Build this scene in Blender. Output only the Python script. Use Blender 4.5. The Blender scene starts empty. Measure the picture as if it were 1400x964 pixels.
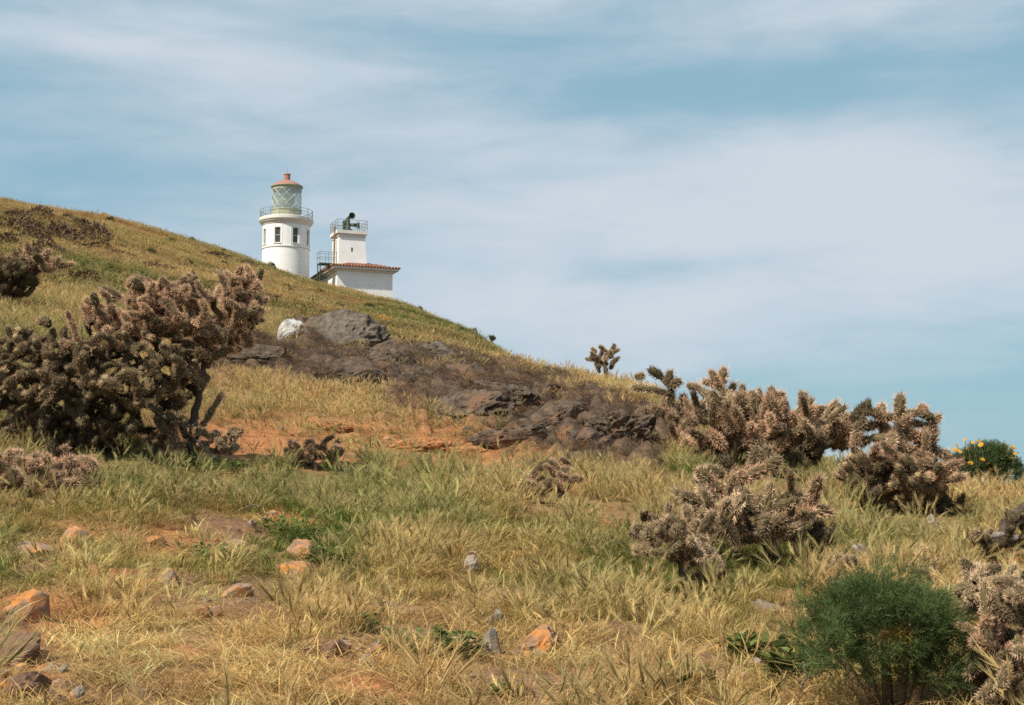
import bpy, bmesh, math, random
import numpy as np
from mathutils import Vector, Matrix, Quaternion

# ------------------------------------------------------------------ camera, sky, sun, exposure
scene = bpy.context.scene
COL = scene.collection
PW, PH, FOCAL = 1400.0, 964.0, 1944.4          # photograph size and focal length in its pixels (50 mm lens)
EYE = 1.6
PITCH = math.radians(6.1)
cam_data = bpy.data.cameras.new('camera')
cam_data.lens = 50.0
cam_data.sensor_width = 36.0
cam_data.clip_start = 0.05
cam_data.clip_end = 80000.0
camera = bpy.data.objects.new('camera', cam_data)
camera.location = (0, 0, EYE)
camera.rotation_euler = (math.pi / 2 + PITCH, 0, 0)
COL.objects.link(camera)
scene.camera = camera

SUN_EL = math.radians(50)
SUN_AZ = math.atan2(-0.73, -0.68)               # clockwise from +Y
sun_vec = Vector((math.sin(SUN_AZ) * math.cos(SUN_EL), math.cos(SUN_AZ) * math.cos(SUN_EL), math.sin(SUN_EL)))
sun_data = bpy.data.lights.new('sun', 'SUN')
sun_data.energy = 5.0
sun_data.angle = math.radians(0.6)
sun_data.color = (1.0, 0.92, 0.79)
sun = bpy.data.objects.new('sun', sun_data)
sun.rotation_euler = (-sun_vec).to_track_quat('-Z', 'Y').to_euler()
sun.location = sun_vec * 60
COL.objects.link(sun)

scene.view_settings.view_transform = 'Standard'
scene.view_settings.look = 'None'
scene.view_settings.exposure = 0.38
scene.view_settings.gamma = 1.0
scene.cycles.max_bounces = 6
scene.cycles.transparent_max_bounces = 8
scene.cycles.filter_width = 1.6
scene.cycles.use_denoising = False

world = bpy.data.worlds.new('World')
scene.world = world
world.use_nodes = True
wn, wl = world.node_tree.nodes, world.node_tree.links
wn.clear()


def wnode(t, **kw):
    n = wn.new(t)
    for k, v in kw.items():
        setattr(n, k, v)
    return n


def wmath(op, a, b=None):
    n = wnode('ShaderNodeMath', operation=op)
    for i, v in enumerate((a, b)):
        if v is None:
            continue
        if isinstance(v, (int, float)):
            n.inputs[i].default_value = v
        else:
            wl.new(v, n.inputs[i])
    return n.outputs[0]


SKY_STRENGTH = 0.086
w_out = wnode('ShaderNodeOutputWorld')
w_bg = wnode('ShaderNodeBackground')
w_bg.inputs['Strength'].default_value = SKY_STRENGTH
wl.new(w_bg.outputs[0], w_out.inputs[0])
w_sky = wnode('ShaderNodeTexSky', sky_type='NISHITA', sun_disc=False, sun_elevation=SUN_EL, sun_rotation=SUN_AZ,
              altitude=80, air_density=1.0, dust_density=1.2, ozone_density=1.0)
w_tint = wnode('ShaderNodeMix', data_type='RGBA', blend_type='MULTIPLY')
w_tint.inputs['Factor'].default_value = 1.0
wl.new(w_sky.outputs[0], w_tint.inputs[6])
w_tint.inputs[7].default_value = (0.84, 0.93, 0.85, 1)
w_tc = wnode('ShaderNodeTexCoord')
# streaky high cloud: noise on the direction, squeezed in height and tipped a little to the right
w_map = wnode('ShaderNodeMapping')
w_map.inputs['Rotation'].default_value = (0, math.radians(9), 0)
w_map.inputs['Scale'].default_value = (2.3, 2.3, 8.5)
w_map.inputs['Location'].default_value = (0.35, 0.0, 1.4)
wl.new(w_tc.outputs['Generated'], w_map.inputs[0])
w_n1 = wnode('ShaderNodeTexNoise')
w_n1.inputs['Scale'].default_value = 1.0
w_n1.inputs['Detail'].default_value = 6.0
w_n1.inputs['Roughness'].default_value = 0.5
w_n1.inputs['Distortion'].default_value = 0.5
wl.new(w_map.outputs[0], w_n1.inputs[0])
w_map2 = wnode('ShaderNodeMapping')
w_map2.inputs['Rotation'].default_value = (0, math.radians(-8), 0)
w_map2.inputs['Scale'].default_value = (7.0, 7.0, 30.0)
wl.new(w_tc.outputs['Generated'], w_map2.inputs[0])
w_n2 = wnode('ShaderNodeTexNoise')
w_n2.inputs['Scale'].default_value = 1.0
w_n2.inputs['Detail'].default_value = 8.0
w_n2.inputs['Roughness'].default_value = 0.6
w_n2.inputs['Distortion'].default_value = 0.4
wl.new(w_map2.outputs[0], w_n2.inputs[0])


def pix_dir(px, py):
    x, y = (px - PW / 2) / FOCAL, (PH / 2 - py) / FOCAL
    c, s = math.cos(PITCH), math.sin(PITCH)
    return Vector((x, c - y * s, s + y * c))


def blob(px, py, rx, ry, amount):
    """a thinner or thicker place in the cloud sheet, round a direction of the sky"""
    d = pix_dir(px, py).normalized()
    sub = wnode('ShaderNodeVectorMath', operation='SUBTRACT')
    wl.new(w_tc.outputs['Generated'], sub.inputs[0])
    sub.inputs[1].default_value = d
    mul = wnode('ShaderNodeVectorMath', operation='MULTIPLY')
    wl.new(sub.outputs[0], mul.inputs[0])
    mul.inputs[1].default_value = (FOCAL / rx, FOCAL / rx, FOCAL / ry)
    dot = wnode('ShaderNodeVectorMath', operation='DOT_PRODUCT')
    wl.new(mul.outputs[0], dot.inputs[0])
    wl.new(mul.outputs[0], dot.inputs[1])
    e = wmath('POWER', 2.71828, wmath('MULTIPLY', dot.outputs['Value'], -1.0))
    return wmath('MULTIPLY', e, amount)


cloud = wmath('ADD', wmath('MULTIPLY', w_n1.outputs[0], 1.0), wmath('MULTIPLY', w_n2.outputs[0], 0.46))
for b in ((1130, 120, 420, 60, -0.26), (1330, 560, 420, 75, -0.20), (890, 372, 130, 26, -0.2), (1150, 350, 160, 22, -0.1), (700, 130, 300, 30, -0.06), (1380, 200, 120, 50, -0.08),
          (250, 160, 420, 60, 0.03), (1090, 255, 330, 80, 0.14), (780, 420, 330, 60, 0.12), (160, 235, 260, 34, -0.10),
          (1330, 330, 160, 80, 0.06), (560, 30, 260, 50, -0.06), (1150, 10, 300, 40, 0.05), (200, 40, 250, 40, 0.06)):
    cloud = wmath('ADD', cloud, blob(*b))
w_mr = wnode('ShaderNodeMapRange', interpolation_type='SMOOTHSTEP')
w_mr.inputs['From Min'].default_value = 0.47
w_mr.inputs['From Max'].default_value = 0.96
w_mr.inputs['To Min'].default_value = 0.06
w_mr.inputs['To Max'].default_value = 0.92
wl.new(cloud, w_mr.inputs['Value'])
w_mix = wnode('ShaderNodeMix', data_type='RGBA')
wl.new(w_mr.outputs[0], w_mix.inputs['Factor'])
w_air = wnode('ShaderNodeMix', data_type='RGBA')      # the clear air between the clouds: pale teal blue of a sea horizon
w_air.inputs['Factor'].default_value = 0.72
wl.new(w_tint.outputs[2], w_air.inputs[6])
w_air.inputs[7].default_value = (2.5, 4.6, 5.75, 1)
wl.new(w_air.outputs[2], w_mix.inputs[6])
w_mix.inputs[7].default_value = (5.75, 6.25, 6.95, 1)
wl.new(w_mix.outputs[2], w_bg.inputs['Color'])

# ------------------------------------------------------------------ helpers: noise, pixels, terrain
rng = np.random.default_rng(7)


def _hash(ix, iy, iz, seed):
    with np.errstate(over='ignore'):
        h = (ix.astype(np.int64) * 374761393 + iy.astype(np.int64) * 668265263 + iz.astype(np.int64) * 2147483647
             + seed * 974634533) & 0xFFFFFFFF
        h = ((h ^ (h >> 13)) * 1274126177) & 0xFFFFFFFF
        h = (h ^ (h >> 16)) * 2246822519 & 0xFFFFFFFF
        h = h ^ (h >> 15)
    return (h & 0xFFFFFF) / float(0xFFFFFF)


def noise3(x, y, z, seed=0):
    x, y, z = np.broadcast_arrays(np.asarray(x, float), np.asarray(y, float), np.asarray(z, float))
    ix, iy, iz = np.floor(x), np.floor(y), np.floor(z)
    fx, fy, fz = x - ix, y - iy, z - iz
    fx, fy, fz = (f * f * f * (f * (f * 6 - 15) + 10) for f in (fx, fy, fz))
    out = 0
    for dx in (0, 1):
        for dy in (0, 1):
            for dz in (0, 1):
                w = (fx if dx else 1 - fx) * (fy if dy else 1 - fy) * (fz if dz else 1 - fz)
                out = out + w * _hash(ix + dx, iy + dy, iz + dz, seed)
    return out * 2 - 1


def noise2(x, y, seed=0):
    x, y = np.broadcast_arrays(np.asarray(x, float), np.asarray(y, float))
    ix, iy = np.floor(x), np.floor(y)
    fx, fy = x - ix, y - iy
    fx, fy = (f * f * f * (f * (f * 6 - 15) + 10) for f in (fx, fy))
    zz = np.zeros_like(ix)
    out = 0
    for dx in (0, 1):
        for dy in (0, 1):
            w = (fx if dx else 1 - fx) * (fy if dy else 1 - fy)
            out = out + w * _hash(ix + dx, iy + dy, zz, seed)
    return out * 2 - 1


def fbm2(x, y, seed=0, oct=4, gain=0.5):
    a, s, t = 1.0, 0, 0
    for o in range(oct):
        c, sn = math.cos(o * 0.7), math.sin(o * 0.7)
        s = s + a * noise2((x * c - y * sn) * 2 ** o + 13.7 * o, (x * sn + y * c) * 2 ** o - 7.1 * o, seed + o)
        t += a
        a *= gain
    return s / t


def fbm3(p, seed=0, oct=4, gain=0.5):
    a, s, t = 1.0, 0, 0
    for o in range(oct):
        q = p * 2 ** o + 11.3 * o
        s = s + a * noise3(q[:, 0], q[:, 1], q[:, 2], seed + o)
        t += a
        a *= gain
    return s / t


def sstep(a, b, x):
    t = np.clip((x - a) / (b - a), 0, 1)
    return t * t * (3 - 2 * t)


def row_to_z(px, py, r):
    d = pix_dir(px, py)
    return EYE + r * d.z / math.hypot(d.x, d.y)


# terrain profiles: for a column of the photograph, (distance in m, row of the photograph)
PROFILES = {
    -350: [(5.5, 955), (8, 830), (11, 725), (14, 640), (18, 560), (25, 470), (35, 400), (50, 340), (70, 297), (95, 247), (115, 234), (150, 247), (220, 312)],
    0: [(5.5, 964), (8, 845), (11, 745), (14, 665), (18, 590), (25, 505), (35, 437), (50, 380), (70, 325.429), (95, 289), (110, 280), (150, 300), (220, 362)],
    150: [(5.5, 964), (8, 850), (11, 755), (14, 675), (18, 600), (25, 520), (35, 455), (50, 400), (75, 345.571), (105, 312), (120, 306), (160, 323), (220, 383)],
    300: [(5.5, 964), (8, 855), (11, 762), (14, 688), (18, 618), (25, 540), (35, 470), (50, 425), (80, 382.429), (115, 353), (130, 347), (165, 359), (220, 413)],
    400: [(5.5, 964), (8, 858), (11, 768), (14, 695), (18, 630), (25, 548), (35, 478), (50, 440), (80, 410.143), (115, 383), (135, 376), (160, 381), (220, 439)],
    480: [(5.5, 964), (8, 860), (11, 772), (14, 702), (18, 640), (25, 562), (35, 494), (50, 460), (80, 432.286), (115, 408), (137, 400), (160, 406), (220, 464)],
    560: [(5.5, 964), (8, 860), (11, 775), (14, 706), (18, 646), (25, 575), (35, 508), (50, 474), (80, 448.286), (115, 424), (135, 417), (160, 430), (220, 504)],
    630: [(5.5, 964), (8, 862), (11, 778), (14, 710), (18, 650), (25, 585), (35, 515), (50, 484), (75, 468.571), (105, 455), (120, 452), (150, 476), (220, 566)],
    700: [(5.5, 964), (8, 864), (11, 780), (14, 712), (18, 652), (25, 588), (34, 524), (42, 501), (55, 506), (85, 502), (105, 503), (140, 539), (220, 649)],
    780: [(5.5, 964), (8, 866), (11, 784), (14, 716), (18, 654), (25, 588), (33, 535), (40, 518), (55, 529), (90, 554), (140, 629), (220, 729)],
    870: [(5.5, 964), (8, 868), (11, 788), (14, 720), (18, 658), (24, 592), (31, 544), (36, 531), (45, 544), (90, 629), (140, 729), (220, 809)],
    1000: [(5.5, 964), (8, 870), (11, 790), (14, 724), (17, 678), (21, 648), (26, 614), (30, 606), (40, 628), (80, 736), (140, 836), (220, 916)],
    1150: [(5.5, 964), (8, 872), (11, 795), (14, 732), (17, 706), (20, 668), (23, 648), (27, 650), (40, 683), (80, 808), (140, 918), (220, 978)],
    1300: [(5.5, 964), (8, 874), (11, 800), (14, 748), (17, 717), (20, 684), (22, 674), (26, 682), (40, 734), (80, 874), (140, 984), (220, 1034)],
    1420: [(5.5, 966), (8, 878), (11, 805), (14, 755), (17, 726), (20, 697), (22, 689), (26, 699), (40, 759), (80, 904), (140, 1024), (220, 1084)],
    1750: [(5.5, 975), (8, 895), (11, 830), (14, 790), (17, 769), (20, 749), (22, 746), (26, 759), (40, 824), (80, 984), (140, 1104), (220, 1164)],
}
FREE = {-180: [(5.5, -0.7), (20, -3), (60, -11), (150, -34), (220, -46)],
        -120: [(5.5, 0.2), (20, 1.0), (60, 6), (150, 10), (220, 2)],
        -70: [(5.5, 0.8), (20, 5.0), (60, 19), (110, 27), (160, 26), (220, 14)],
        70: [(5.5, 0.3), (20, -0.6), (60, -9), (150, -34), (220, -46)],
        120: [(5.5, -0.3), (20, -2.5), (60, -11), (150, -36), (220, -48)],
        180: [(5.5, -0.7), (20, -3), (60, -11), (150, -34), (220, -46)]}
LR = np.linspace(math.log(1.0), math.log(620.0), 420)
AZ = np.radians(np.arange(-180, 180.01, 0.25))


def _build_table():
    cols = []
    for px, prof in PROFILES.items():
        a = math.atan2(px - PW / 2, FOCAL)
        d = pix_dir(px, PH / 2)
        cols.append((math.atan2(d.x, d.y), [(r, row_to_z(px, py, r)) for r, py in prof]))
    for deg, prof in FREE.items():
        cols.append((math.radians(deg), prof))
    cols.sort(key=lambda c: c[0])
    M = []
    for a, prof in cols:
        end = prof[-1][1]
        pts = [(1.0, prof[0][1] * 0.13), (3.0, prof[0][1] * 0.47)] + prof + [(330, min(-20, end - 30)), (430, -66), (620, -70)]
        M.append(np.interp(LR, [math.log(p[0]) for p in pts], [p[1] for p in pts]))
    M = np.array(M)
    ca = np.array([c[0] for c in cols])
    T = np.array([np.interp(AZ, ca, M[:, j]) for j in range(len(LR))]).T

    def gsm(A, sig, axis):
        n = int(sig * 3) + 1
        k = np.exp(-0.5 * (np.arange(-n, n + 1) / sig) ** 2)
        k /= k.sum()
        pad = [(0, 0), (0, 0)]
        pad[axis] = (n, n)
        Ap = np.pad(A, pad, mode='edge')
        out = 0
        for i, w in enumerate(k):
            sl = [slice(None), slice(None)]
            sl[axis] = slice(i, i + A.shape[axis])
            out = out + w * Ap[tuple(sl)]
        return out
    T = gsm(T, 4.0, 1)
    T = gsm(T, 2.2, 0)
    return T


TABLE = _build_table()


def base_height(x, y):
    x, y = np.asarray(x, float), np.asarray(y, float)
    r = np.maximum(np.hypot(x, y), 1e-6)
    a = np.arctan2(x, y)
    fi = (a - AZ[0]) / (AZ[1] - AZ[0])
    fj = (np.log(np.maximum(r, 1.0)) - LR[0]) / (LR[1] - LR[0])
    i = np.clip(np.floor(fi).astype(int), 0, len(AZ) - 2)
    j = np.clip(np.floor(fj).astype(int), 0, len(LR) - 2)
    u, v = np.clip(fi - i, 0, 1), np.clip(fj - j, 0, 1)
    z = (TABLE[i, j] * (1 - u) * (1 - v) + TABLE[i + 1, j] * u * (1 - v) + TABLE[i, j + 1] * (1 - u) * v + TABLE[i + 1, j + 1] * u * v)
    return z * np.minimum(r, 1.0)


def height(x, y):
    x, y = np.asarray(x, float), np.asarray(y, float)
    r = np.hypot(x, y)
    z = base_height(x, y)
    z = z + 0.10 * fbm2(x / 2.6, y / 2.6, 3, 3) * sstep(2, 8, r)
    z = z + 0.055 * fbm2(x / 0.55, y / 0.55, 9, 3) * sstep(1, 4, r)
    z = z + 0.95 * fbm2(x / 14, y / 14, 15, 5, 0.55) * sstep(40, 90, r)
    return z


def dark_bulge(x, y, dark):
    r = np.hypot(x, y)
    return dark * (0.10 + 0.75 * np.abs(fbm2(x / 1.2, y / 1.2, 57, 4, 0.62)) + 0.15 * fbm2(x / 0.3, y / 0.3, 58, 3)) * (r > 12)


def project(x, y, z):
    c, s = math.cos(PITCH), math.sin(PITCH)
    dz = z - EYE
    f = y * c + dz * s
    u = -y * s + dz * c
    return PW / 2 + FOCAL * x / f, PH / 2 - FOCAL * u / f


def hit(px, py, rmin=2.0, rmax=300.0):
    """the point of the ground seen at a pixel"""
    d = pix_dir(px, py)
    h = math.hypot(d.x, d.y)
    r = np.exp(np.linspace(math.log(rmin), math.log(rmax), 4000))
    X, Y, Z = d.x / h * r, d.y / h * r, EYE + d.z / h * r
    below = np.nonzero(Z < height(X, Y))[0]
    k = below[0] if len(below) else int(np.argmin(Z - height(X, Y)))
    return Vector((X[k], Y[k], float(height(X[k], Y[k]))))


def at(px, py, Y):
    d = pix_dir(px, py)
    return Vector((0, 0, EYE)) + d * (Y / d.y)


def ground(x, y):
    return float(height(x, y))


# ------------------------------------------------------------------ helpers: meshes, objects, materials
def mesh(name, V, F, mats=(), mi=None, smooth=False, colors=None):
    me = bpy.data.meshes.new(name)
    V = np.asarray(V, float)
    if isinstance(F, np.ndarray):
        F = F.tolist()
    me.from_pydata(V.tolist(), [], F)
    for m in mats:
        me.materials.append(m)
    if mi is not None:
        me.polygons.foreach_set('material_index', np.asarray(mi, np.int32))
    if smooth:
        me.polygons.foreach_set('use_smooth', np.ones(len(me.polygons), bool))
    if colors is not None:
        c = np.asarray(colors, float)
        if c.ndim == 1:
            c = np.repeat(c[:, None], 3, 1)
        at_ = me.attributes.new('tone', 'FLOAT_COLOR', 'POINT')
        at_.data.foreach_set('color', np.c_[c, np.ones(len(c))].astype(np.float32).ravel())
    me.update()
    return me


class MB:
    """collects pieces into one mesh"""

    def __init__(self):
        self.V, self.F, self.M, self.C, self.n = [], [], [], [], 0

    def add(self, V, F, m=0, c=1.0):
        V = np.asarray(V, float)
        self.V.append(V)
        self.F += [tuple(int(i) + self.n for i in f) for f in F]
        self.M += [m] * len(F)
        cc = np.asarray(c, float)
        if cc.ndim == 0:
            cc = np.full((len(V), 3), float(cc))
        elif cc.ndim == 1 and len(cc) == 3 and len(V) != 3:
            cc = np.tile(cc, (len(V), 1))
        elif cc.ndim == 1:
            cc = np.repeat(cc[:, None], 3, 1)
        self.C.append(cc)
        self.n += len(V)
        return self

    def build(self, name, mats, smooth=False):
        return mesh(name, np.concatenate(self.V), self.F, mats, self.M, smooth, np.concatenate(self.C))


def link(name, me, parent=None, loc=None, rot=None, scale=None):
    o = bpy.data.objects.new(name, me)
    COL.objects.link(o)
    if parent:
        o.parent = parent
    if loc is not None:
        o.location = loc
    if rot is not None:
        if isinstance(rot, Quaternion):
            o.rotation_mode = 'QUATERNION'
            o.rotation_quaternion = rot
        else:
            o.rotation_euler = rot
    if scale is not None:
        o.scale = scale if hasattr(scale, '__len__') else (scale,) * 3
    return o


def tag(o, label, cat, group=None):
    o['label'] = label
    o['category'] = cat
    if group:
        o['group'] = group
    return o


def thing(name, label, cat, loc=(0, 0, 0), rz=0.0, group=None):
    return tag(link(name, None, None, loc, (0, 0, rz)), label, cat, group)


def box_vf(x0, x1, y0, y1, z0, z1):
    V = [(x0, y0, z0), (x1, y0, z0), (x1, y1, z0), (x0, y1, z0), (x0, y0, z1), (x1, y0, z1), (x1, y1, z1), (x0, y1, z1)]
    return V, [(3, 2, 1, 0), (4, 5, 6, 7), (0, 1, 5, 4), (1, 2, 6, 5), (2, 3, 7, 6), (3, 0, 4, 7)]


def lathe_vf(prof, n=48, cap=True):
    V, F = [], []
    for r, z in prof:
        for k in range(n):
            a = 2 * math.pi * k / n
            V.append((r * math.cos(a), r * math.sin(a), z))
    m = len(prof)
    for i in range(m - 1):
        for k in range(n):
            k2 = (k + 1) % n
            F.append((i * n + k, i * n + k2, (i + 1) * n + k2, (i + 1) * n + k))
    if cap:
        F.append(tuple(range(n - 1, -1, -1)))
        F.append(tuple((m - 1) * n + k for k in range(n)))
    return V, F


def tube_vf(pts, radii, n=6):
    pts = [Vector(p) for p in pts]
    V, F = [], []
    up = Vector((0.31, 0.17, 0.93))
    for i, p in enumerate(pts):
        t = (pts[min(i + 1, len(pts) - 1)] - pts[max(i - 1, 0)]).normalized()
        if abs(t.dot(up)) > 0.97:
            up2 = Vector((0.9, 0.3, 0.1))
        else:
            up2 = up
        a = t.cross(up2).normalized()
        b = t.cross(a)
        r = radii[i] if hasattr(radii, '__len__') else radii
        for k in range(n):
            th = 2 * math.pi * k / n
            V.append(p + (a * math.cos(th) + b * math.sin(th)) * r)
    for i in range(len(pts) - 1):
        for k in range(n):
            k2 = (k + 1) % n
            F.append((i * n + k, (i + 1) * n + k, (i + 1) * n + k2, i * n + k2))
    F.append(tuple(range(n)))
    F.append(tuple((len(pts) - 1) * n + k for k in range(n - 1, -1, -1)))
    return [tuple(v) for v in V], F


def ring_vf(R, z, r, n=48, m=6):
    V, F = [], []
    for k in range(n):
        a = 2 * math.pi * k / n
        for j in range(m):
            b = 2 * math.pi * j / m
            rr = R + r * math.cos(b)
            V.append((rr * math.cos(a), rr * math.sin(a), z + r * math.sin(b)))
    for k in range(n):
        for j in range(m):
            F.append((k * m + j, ((k + 1) % n) * m + j, ((k + 1) % n) * m + (j + 1) % m, k * m + (j + 1) % m))
    return V, F


def material(name):
    m = bpy.data.materials.new(name)
    m.use_nodes = True
    nt = m.node_tree
    nt.nodes.clear()
    out = nt.nodes.new('ShaderNodeOutputMaterial')
    return m, nt, out


def ramp_noise(nt, vec, scale, stops, detail=6, rough=0.6, distortion=0.0):
    n = nt.nodes.new('ShaderNodeTexNoise')
    n.inputs['Scale'].default_value = scale
    n.inputs['Detail'].default_value = detail
    n.inputs['Roughness'].default_value = rough
    n.inputs['Distortion'].default_value = distortion
    if vec is not None:
        nt.links.new(vec, n.inputs['Vector'])
    r = nt.nodes.new('ShaderNodeValToRGB')
    el = r.color_ramp.elements
    while len(el) < len(stops):
        el.new(0.5)
    for e, (p, c) in zip(el, stops):
        e.position = p
        e.color = (*c, 1) if len(c) == 3 else c
    nt.links.new(n.outputs[0], r.inputs[0])
    return n, r


def mixrgb(nt, a, b, fac, mode='MIX'):
    m = nt.nodes.new('ShaderNodeMix')
    m.data_type = 'RGBA'
    m.blend_type = mode
    for sock, v in ((m.inputs[6], a), (m.inputs[7], b), (m.inputs[0], fac)):
        if isinstance(v, (tuple, list)):
            sock.default_value = (*v, 1) if len(v) == 3 else v
        elif isinstance(v, (int, float)):
            sock.default_value = v
        else:
            nt.links.new(v, sock)
    return m.outputs[2]


def bump(nt, height_sock, strength, dist):
    b = nt.nodes.new('ShaderNodeBump')
    b.inputs['Strength'].default_value = strength
    b.inputs['Distance'].default_value = dist
    nt.links.new(height_sock, b.inputs['Height'])
    return b.outputs[0]


def surface(name, stops, scale=3.0, rough=0.85, bump_scale=None, bump_strength=0.4, bump_dist=0.02, metallic=0.0, spec=0.3,
            patches=None, world=False):
    """principled with a noise ramp of colours, and optional second-colour patches (colour, scale, lo, hi)"""
    m, nt, out = material(name)
    tc = nt.nodes.new('ShaderNodeTexCoord')
    vec = tc.outputs['Object']
    if world:
        g = nt.nodes.new('ShaderNodeNewGeometry')
        vec = g.outputs['Position']
    p = nt.nodes.new('ShaderNodeBsdfPrincipled')
    _, r = ramp_noise(nt, vec, scale, stops)
    c = r.outputs[0]
    for q in patches or ():
        colr, sc, lo, hi = q[:4]
        _, mk = ramp_noise(nt, vec, sc, [(lo, (0, 0, 0)), (hi, (1, 1, 1))], 5, 0.65, 0.4)
        c = mixrgb(nt, c, colr, mk.outputs[0])
    nt.links.new(c, p.inputs['Base Color'])
    p.inputs['Roughness'].default_value = rough
    p.inputs['Metallic'].default_value = metallic
    p.inputs['Specular IOR Level'].default_value = spec
    if bump_scale:
        n = nt.nodes.new('ShaderNodeTexNoise')
        n.inputs['Scale'].default_value = bump_scale
        n.inputs['Detail'].default_value = 7
        n.inputs['Roughness'].default_value = 0.65
        nt.links.new(vec, n.inputs['Vector'])
        nt.links.new(bump(nt, n.outputs[0], bump_strength, bump_dist), p.inputs['Normal'])
    nt.links.new(p.outputs[0], out.inputs[0])
    return m


def leafy(name, instancer=False, base=(1, 1, 1), trans=0.3, vary=0.25, hue=0.0):
    """thin plant matter: vertex tone x (per-instance tint) x base, diffuse with some light through"""
    m, nt, out = material(name)
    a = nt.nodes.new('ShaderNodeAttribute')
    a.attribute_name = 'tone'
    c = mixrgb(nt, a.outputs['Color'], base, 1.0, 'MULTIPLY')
    if instancer:
        t = nt.nodes.new('ShaderNodeAttribute')
        t.attribute_type = 'INSTANCER'
        t.attribute_name = 'tint'
        c = mixrgb(nt, c, t.outputs['Color'], 1.0, 'MULTIPLY')
    else:
        oi = nt.nodes.new('ShaderNodeObjectInfo')
        mr = nt.nodes.new('ShaderNodeMapRange')
        mr.inputs['To Min'].default_value = 1 - vary
        mr.inputs['To Max'].default_value = 1 + vary
        nt.links.new(oi.outputs['Random'], mr.inputs[0])
        hs = nt.nodes.new('ShaderNodeHueSaturation')
        nt.links.new(mr.outputs[0], hs.inputs['Value'])
        nt.links.new(c, hs.inputs['Color'])
        c = hs.outputs[0]
    d = nt.nodes.new('ShaderNodeBsdfDiffuse')
    nt.links.new(c, d.inputs[0])
    tr = nt.nodes.new('ShaderNodeBsdfTranslucent')
    nt.links.new(c, tr.inputs[0])
    mx = nt.nodes.new('ShaderNodeMixShader')
    mx.inputs[0].default_value = trans
    nt.links.new(d.outputs[0], mx.inputs[1])
    nt.links.new(tr.outputs[0], mx.inputs[2])
    nt.links.new(mx.outputs[0], out.inputs[0])
    return m


# ------------------------------------------------------------------ colour fields of the hillside
# (px, py, half width, half height, nearest r, farthest r) of bare places seen in the photograph
ORANGE_SOIL = [(345, 600, 110, 40, 8, 40), (420, 616, 80, 24, 8, 40), (455, 588, 62, 28, 8, 40), (575, 610, 80, 32, 8, 40), (650, 626, 76, 24, 8, 40), (505, 588, 60, 10, 8, 40),
               (100, 730, 60, 26, 4, 14), (215, 735, 40, 20, 4, 14), (395, 700, 26, 14, 4, 14), (1375, 770, 40, 22, 4, 20),
               (20, 905, 46, 45, 3, 12), (75, 850, 66, 34, 3, 12), (150, 790, 60, 14, 3, 12), (500, 930, 60, 16, 3, 12), (260, 880, 60, 12, 3, 12), (770, 610, 40, 10, 8, 40)]
BROWN_SOIL = [(10, 880, 60, 70, 3, 12), (120, 955, 110, 22, 3, 12), (300, 725, 60, 20, 5, 14), (480, 885, 60, 22, 4, 12), (700, 935, 90, 22, 3, 12),
              (330, 820, 40, 26, 4, 12), (1000, 905, 60, 26, 4, 12), (590, 880, 60, 18, 4, 12), (1080, 830, 70, 14, 4, 12), (45, 765, 50, 18, 4, 14),
              (1310, 735, 40, 12, 6, 20), (545, 850, 60, 14, 4, 12), (860, 880, 60, 20, 4, 12), (230, 800, 50, 18, 4, 12)]
DARK_SLOPE = [(470, 500, 150, 34, 15, 44), (600, 520, 90, 44, 15, 44), (690, 552, 110, 44, 15, 44), (790, 578, 105, 34, 15, 44), (350, 490, 60, 22, 15, 44),
              (460, 455, 80, 30, 18, 46), (860, 605, 60, 30, 14, 40), (740, 608, 150, 32, 14, 40), (290, 495, 50, 24, 14, 44), (640, 570, 110, 40, 14, 44)]
GREEN_SPOTS = [(320, 650, 150, 40, 1.0), (430, 735, 90, 40, 1.0), (560, 690, 160, 50, 0.55), (960, 640, 60, 40, 0.7), (1100, 650, 90, 40, 0.8),
               (1200, 740, 120, 40, 0.7), (1010, 770, 100, 40, 0.5), (760, 740, 160, 60, 0.35), (60, 470, 90, 40, 0.7), (250, 400, 200, 60, 0.45), (180, 690, 120, 40, 0.45),
               (880, 760, 60, 60, 0.4), (500, 660, 200, 30, 0.6), (100, 380, 200, 60, 0.3), (1020, 890, 60, 40, 0.5), (1310, 700, 60, 20, 0.4)]
DRY_SPOTS = [(420, 530, 150, 30, 0.9), (850, 545, 120, 40, 0.9), (1350, 670, 90, 40, 1.0), (240, 860, 260, 90, 0.8), (620, 800, 160, 50, 0.6), (70, 420, 70, 30, 0.8),
             (480, 920, 200, 60, 0.7), (800, 920, 200, 50, 0.4), (780, 510, 120, 30, 0.8), (600, 470, 70, 20, 0.5)]


def near_patch(P, r, patches, soft=0.55):
    px, py = P
    out = np.zeros_like(px)
    for cx, cy, rx, ry, r0, r1 in patches:
        q = ((px - cx) / rx) ** 2 + ((py - cy) / ry) ** 2
        out = np.maximum(out, np.where((r > r0) & (r < r1), 1 - sstep(1 - soft, 1 + soft, np.sqrt(q)), 0))
    return out


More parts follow.
